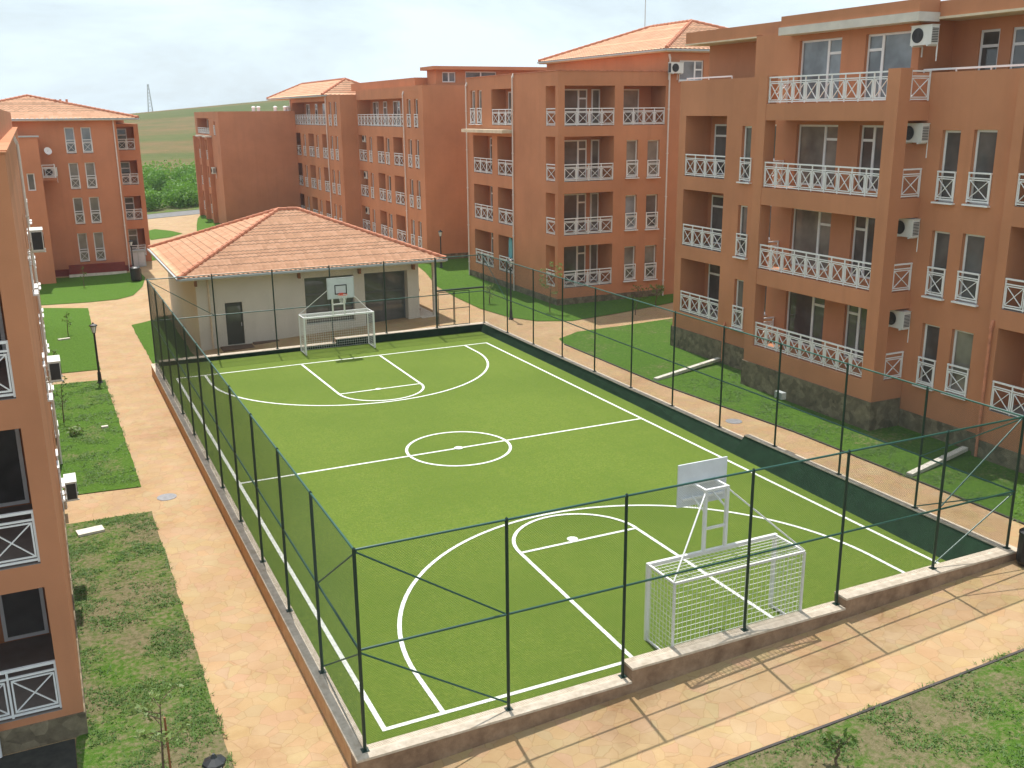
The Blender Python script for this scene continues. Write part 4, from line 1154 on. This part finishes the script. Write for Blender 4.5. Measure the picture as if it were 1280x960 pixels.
def bin_(x, y, label, r=.22, h=.75):
    z = G(x); t = thing('litter_bin', (x, y, z), label, 'bin')
    q = MB(); q.lathe((x, y, z + .05), [(r * .8, 0), (r, .1), (r, h), (r * .93, h)], 16); q.build('bin_body', M['black'], t)
    q = MB(); q.lathe((x, y, z + .05), [(r * 1.05, h), (r * 1.05, h + .05), (r * .6, h + .14)], 16); q.build('lid', M['black'], t)
    q = MB(); q.tube((x + r + .04, y, z), (x + r + .04, y, z + h), .025); q.build('stand', M['darkmetal'], t)
bin_(16.2, -1.12, 'black litter bin at the right edge beside the kerb wall', .26, .8)
bin_(1.25, 60.3, 'black litter bin on the rounded lawn edge by the far left lamp', .35, .9)

def manhole(x, y, label):
    z = G(x) + .004; q = MB(); n = 24
    q.lathe((x, y, z), [(.3, 0), (.3, .012), (.26, .014)], n); o = q.build('manhole_cover', M['manhole'], loc=(x, y, z)); tag(o, label, 'manhole cover')
manhole(-2.1, 15.4, 'round grey manhole cover on the left path'); manhole(17.15, 11.6, 'round grey manhole cover on the right path')

def channel(p, q, label):
    t = thing('drain_channel', (p[0], p[1], G(p[0])), label, 'drain channel', 'drain channels on the right lawn')
    d = (Vector(q) - Vector(p)).normalized(); n = Vector((-d.y, d.x)); m = MB()
    m.bar((p[0], p[1], .35 + .06), (q[0], q[1], .35 + .2), .2, .12)
    L_ = (Vector(q) - Vector(p)).length
    for k in range(1, int(L_)): c = Vector(p) + d * k; m.bar((c.x, c.y, .35 + .07 + .14 * k / L_), (c.x + d.x * .02, c.y + d.y * .02, .35 + .07 + .14 * k / L_), .206, .125)
    m.build('channel_body', M['concrete'], t)
channel((17.75, 17.6), (21.9, 18.8), 'pale drain channel crossing the lawn below the recessed balconies')
channel((18.4, 4.65), (21.6, 5.35), 'pale drain channel nearest the right edge of the photo')

def slab(x, y, w, d, rz, label):
    q = MB(); c, s = math.cos(rz), math.sin(rz); z = G(x) + .03
    P = lambda a, b_, e: (x + a * c - b_ * s, y + a * s + b_ * c, z + e)
    q.hexa([P(-w, -d, 0), P(w, -d, 0), P(w, d, 0), P(-w, d, 0), P(-w, -d, .07), P(w, -d, .07), P(w, d, .07), P(-w, d, .07)])
    tag(q.build('stone_slab', M['concrete'], loc=(x, y, z)), label, 'slab')
slab(-4.45, 13.5, .36, .2, .15, 'white slab lying on the patchy lawn'); slab(-4.2, 41.8, .3, .1, .2, 'pale offcut lying on the lawn behind the lamp')
slab(-3.35, 24.0, .12, .08, .1, 'small pale stone on the lawn between the side paths')

def leaf_cloud(mb, c, r, n, s):
    for _ in range(n):
        while True:
            d = Vector((random.uniform(-1, 1), random.uniform(-1, 1), random.uniform(-1, 1)))
            if .05 < d.length < 1: break
        p = Vector(c) + Vector((d.x * r[0], d.y * r[1], d.z * r[2]))
        a = Vector((random.gauss(0, 1), random.gauss(0, 1), random.gauss(0, .6))).normalized(); b_ = a.orthogonal().normalized()
        b_ = (b_ * math.cos(1) + a.cross(b_) * math.sin(random.uniform(-3, 3))).normalized()
        w = s * random.uniform(.6, 1.3)
        mb.face([p - a * w, p + b_ * w * .45, p + a * w, p - b_ * w * .45])

def sapling(x, y, h, label, spread=.35, n=90, leaf='leaf', stake=False, lean=.05):
    z = G(x) + .03; t = thing('sapling', (x, y, z), label, 'sapling', 'young trees on the lawns')
    tr = MB(); pts = [Vector((x + lean * h * (k / 5) ** 1.5, y + .04 * math.sin(k * 1.7), z + h * k / 5)) for k in range(6)]
    for k in range(5): tr.tube(pts[k], pts[k + 1], .03 * (1 - k * .16), .03 * (1 - (k + 1) * .16), n=6)
    cr = MB()
    for k in range(9):
        a = random.uniform(0, 2 * PI); p = pts[2] + (pts[5] - pts[2]) * (k / 9); q = p + Vector((math.cos(a) * spread, math.sin(a) * spread, random.uniform(.0, .35)))
        tr.tube(p, q, .012, .004, n=5); leaf_cloud(cr, q, (.13, .13, .1), n // 10, .07)
        leaf_cloud(cr, (p + q) / 2, (.1, .1, .1), n // 14, .06)
    leaf_cloud(cr, pts[5], (.15, .15, .15), n // 8, .07)
    tr.build('trunk', M['bark'], t); cr.build('crown', M[leaf], t)
    if stake:
        s = MB(); s.tube((x + .12, y, z), (x + .12, y, z + h * .75), .022, n=6); s.build('stake', M['wood'], t)
sapling(-3.9, .9, 1.7, 'young staked tree on the patchy lawn at the bottom left', .5, 150, 'leafpale', True)
sapling(20.6, 32.5, 2.7, 'tallest young tree, before the corner balconies of the middle block', .55, 170, 'leafpale')
sapling(26.8, 31.2, 1.2, 'small bushy young tree beside the tall downpipe', .35, 160, 'leafpale')
sapling(24.4, 29.6, 1.5, 'thin leaning young tree beside the path fork', .4, 60, 'leaf', False, .25)
sapling(-4.85, 33.0, 1.3, 'thin sapling on the lawn by the second side path', .2, 30)
sapling(-4.75, 25.5, 1.6, 'thin sapling on the lawn between the side paths', .2, 30)
sapling(-3.95, 43, 1.2, 'thin sapling on the lawn behind the path lamp', .2, 30)
sapling(-2.3, 59.5, 1.3, 'thin sapling on the rounded far lawn', .2, 30)
sapling(18.7, 36.5, 1.0, 'small sapling on the lawn before the protruding balconies', .3, 60, 'leafpale')
sapling(6.95, -4.5, .5, 'tiny dark seedling on the patchy lawn at the bottom right', .22, 60, 'leaf')
def shrub_small(x, y, r, label):
    z = G(x) + .03; t = thing('shrub', (x, y, z), label, 'shrub'); m = MB()
    for k in range(7): a = random.uniform(0, 6.3); m.tube((x, y, z), (x + r * math.cos(a), y + r * math.sin(a), z + r * .8), .012, .005, n=5)
    m.build('stem', M['bark'], t); c = MB(); leaf_cloud(c, (x, y, z + r * .6), (r, r, r * .7), 90, .08); c.build('foliage', M['leafpale'], t)
shrub_small(-4.4, 23.6, .3, 'yellowish low shrub on the lawn between the side paths')

tb = thing('bodyboard', (22.3, 41.0, 1.4), 'turquoise rounded board standing in a ground floor balcony of the middle block', 'bodyboard')
q = MB(); pr = [(-.24, 0), (.24, 0), (.26, .5), (.24, 1.15), (.15, 1.38), (0, 1.46), (-.15, 1.38), (-.24, 1.15), (-.26, .5)]
fr = [(22.22, 41.0 + a, 1.42 + c + .75) for a, c in pr]; bk = [(22.27, y_, z_) for _, y_, z_ in fr]
q.face(fr); q.face(bk[::-1])
for k in range(len(fr)): q.face([fr[k], fr[(k + 1) % len(fr)], bk[(k + 1) % len(fr)], bk[k]])
q.build('board', M['cyan'], tb)
q = MB(); q.bar((22.3, 41, 1.4), (22.3, 41, 2.2), .05); q.bar((22.3, 40.8, 1.4), (22.3, 41.2, 1.4), .05); q.build('stand', M['darkmetal'], tb)

# floodlight on the right side of the fence
fl = thing('floodlight', (16.2, 8.5, 1.9), 'small grey floodlight on the right fence', 'floodlight')
q = MB(); q.box(16.22, 16.4, 8.1, 8.45, 2.2, 2.42); q.build('housing', M['gutter'], fl)
q = MB(); q.box(16.16, 16.219, 8.25, 8.3, 2.2, 2.26); q.build('bracket', M['darkmetal'], fl)

# masts
def mast(x, y, z0, z1, w, label, lattice):
    t = thing('radio_mast', (x, y, z0), label, 'mast'); m = MB()
    if lattice:
        for sx, sy in ((-1, -1), (1, -1), (1, 1), (-1, 1)): m.bar((x + sx * w, y + sy * w, z0), (x + sx * w * .2, y + sy * w * .2, z1), .22)
        for k in range(9):
            f = k / 9; r = w * (1 - .8 * f); r1 = w * (1 - .8 * (f + .11)); z = z0 + (z1 - z0) * f; zz = z + (z1 - z0) * .11
            for a, c in (((-1, -1), (1, -1)), ((1, -1), (1, 1)), ((1, 1), (-1, 1)), ((-1, 1), (-1, -1))):
                m.bar((x + a[0] * r, y + a[1] * r, z), (x + c[0] * r1, y + c[1] * r1, zz), .1)
    else:
        m.tube((x, y, z0), (x, y, z1), w, w * .5, n=6)
    m.build('mast_body', M['gutter'], t)
mast(45.4, 450, 11.5, 24.2, 1.0, 'distant lattice mast on the hill crest above the far left roof', True)
mast(34.5, 45, 16.4, 23, .03, 'thin aerial pole rising above the middle block roof', False)

# hedge and hill
hd = MB(); random.seed(21)
for k in range(170):
    x = random.uniform(-2, 34); y = random.uniform(113, 138); h = 1.8 + 2.6 * min(1, max(0, (y - 112) / 20)) + random.uniform(-.5, .7)
    r = random.uniform(1.2, 2.4)
    leaf_cloud(hd, (x, y, .1 + h * .5), (r, r, h * .55), 430, .21)
tag(hd.build('hedge', M['hedge']), 'band of bright green bushes along the far road', kind='stuff')
hb = bmesh.new(); NX, NY = 90, 60; vv = {}
def ss(t): t = min(max(t, 0), 1); return t * t * (3 - 2 * t)
for i in range(NX + 1):
    for j in range(NY + 1):
        x = -500 + 1500 * i / NX; y = 122 + 700 * (j / NY)
        rz = 13.2 + max(-3, min(12, (x - 48) * .078))
        hgt = rz * ss((y - 118) / 330) if y < 448 else rz - (y - 448) * .03
        hgt += .35 * math.sin(x * .03 + y * .01) * ss((y - 140) / 100)
        vv[i, j] = hb.verts.new((x, y, -.6 + (hgt + .6)))
for i in range(NX):
    for j in range(NY): hb.faces.new([vv[i, j], vv[i + 1, j], vv[i + 1, j + 1], vv[i, j + 1]]).smooth = True
me = bpy.data.meshes.new('hill'); hb.to_mesh(me); hb.free(); me.materials.append(M['hill'])
o = bpy.data.objects.new('hill', me); C.objects.link(o); tag(o, 'broad grassy hill with reddish bands behind the blocks', kind='structure')

# hazy summer air
hz = MB(); hz.box(-760, 1160, -560, 960, -16, 42)
hm = bpy.data.materials.new('haze'); hm.use_nodes = True; hn = hm.node_tree
for n_ in list(hn.nodes):
    if n_.type != 'OUTPUT_MATERIAL': hn.nodes.remove(n_)
pv = hn.nodes.new('ShaderNodeVolumePrincipled'); pv.inputs['Color'].default_value = (.9, .95, 1, 1); pv.inputs['Density'].default_value = .0003
hn.links.new(pv.outputs[0], hn.nodes['Material Output'].inputs['Volume'])
tag(hz.build('haze', hm), 'thin pale summer haze', kind='stuff')

# grass tufts break up the near lawns and their edges
from mathutils import noise as mnoise
random.seed(5)
def tufts(regions, hmin, hmax):
    gb = MB(); gb2 = MB()
    for x0, x1, y0, y1, n in regions:
        for _ in range(n):
            x = random.uniform(x0, x1); y = random.uniform(y0, y1)
            d = mnoise.noise(Vector((x * 1.1, y * 1.1, 0))) + .6 * mnoise.noise(Vector((x * 4, y * 4, 3)))
            if d < random.uniform(-.2, .5): continue
            z = G(x) + .028
            for b_ in range(3):
                a = random.uniform(0, 2 * PI); l = random.uniform(hmin, hmax); w = l * .3
                c_, s_ = math.cos(a), math.sin(a); lean = random.uniform(1.0, 2.2) * l
                ox, oy = random.uniform(-.03, .03), random.uniform(-.03, .03)
                gb.face([(x + ox - s_ * w, y + oy + c_ * w, z), (x + ox + s_ * w, y + oy - c_ * w, z), (x + ox + c_ * lean, y + oy + s_ * lean, z + l)])
    return gb
gg_ = tufts([(-5.1, -2.66, -6, 14.4, 26000), (-5.1, -2.72, 16.75, 31.9, 11000), (2, 22, -9, -3.5, 42000), (18.2, 21.6, -2, 17, 14000)], .022, .05)
tag(gg_.build('grass', M['blade']), 'short tufts of grass on the patchy lawns', kind='stuff')
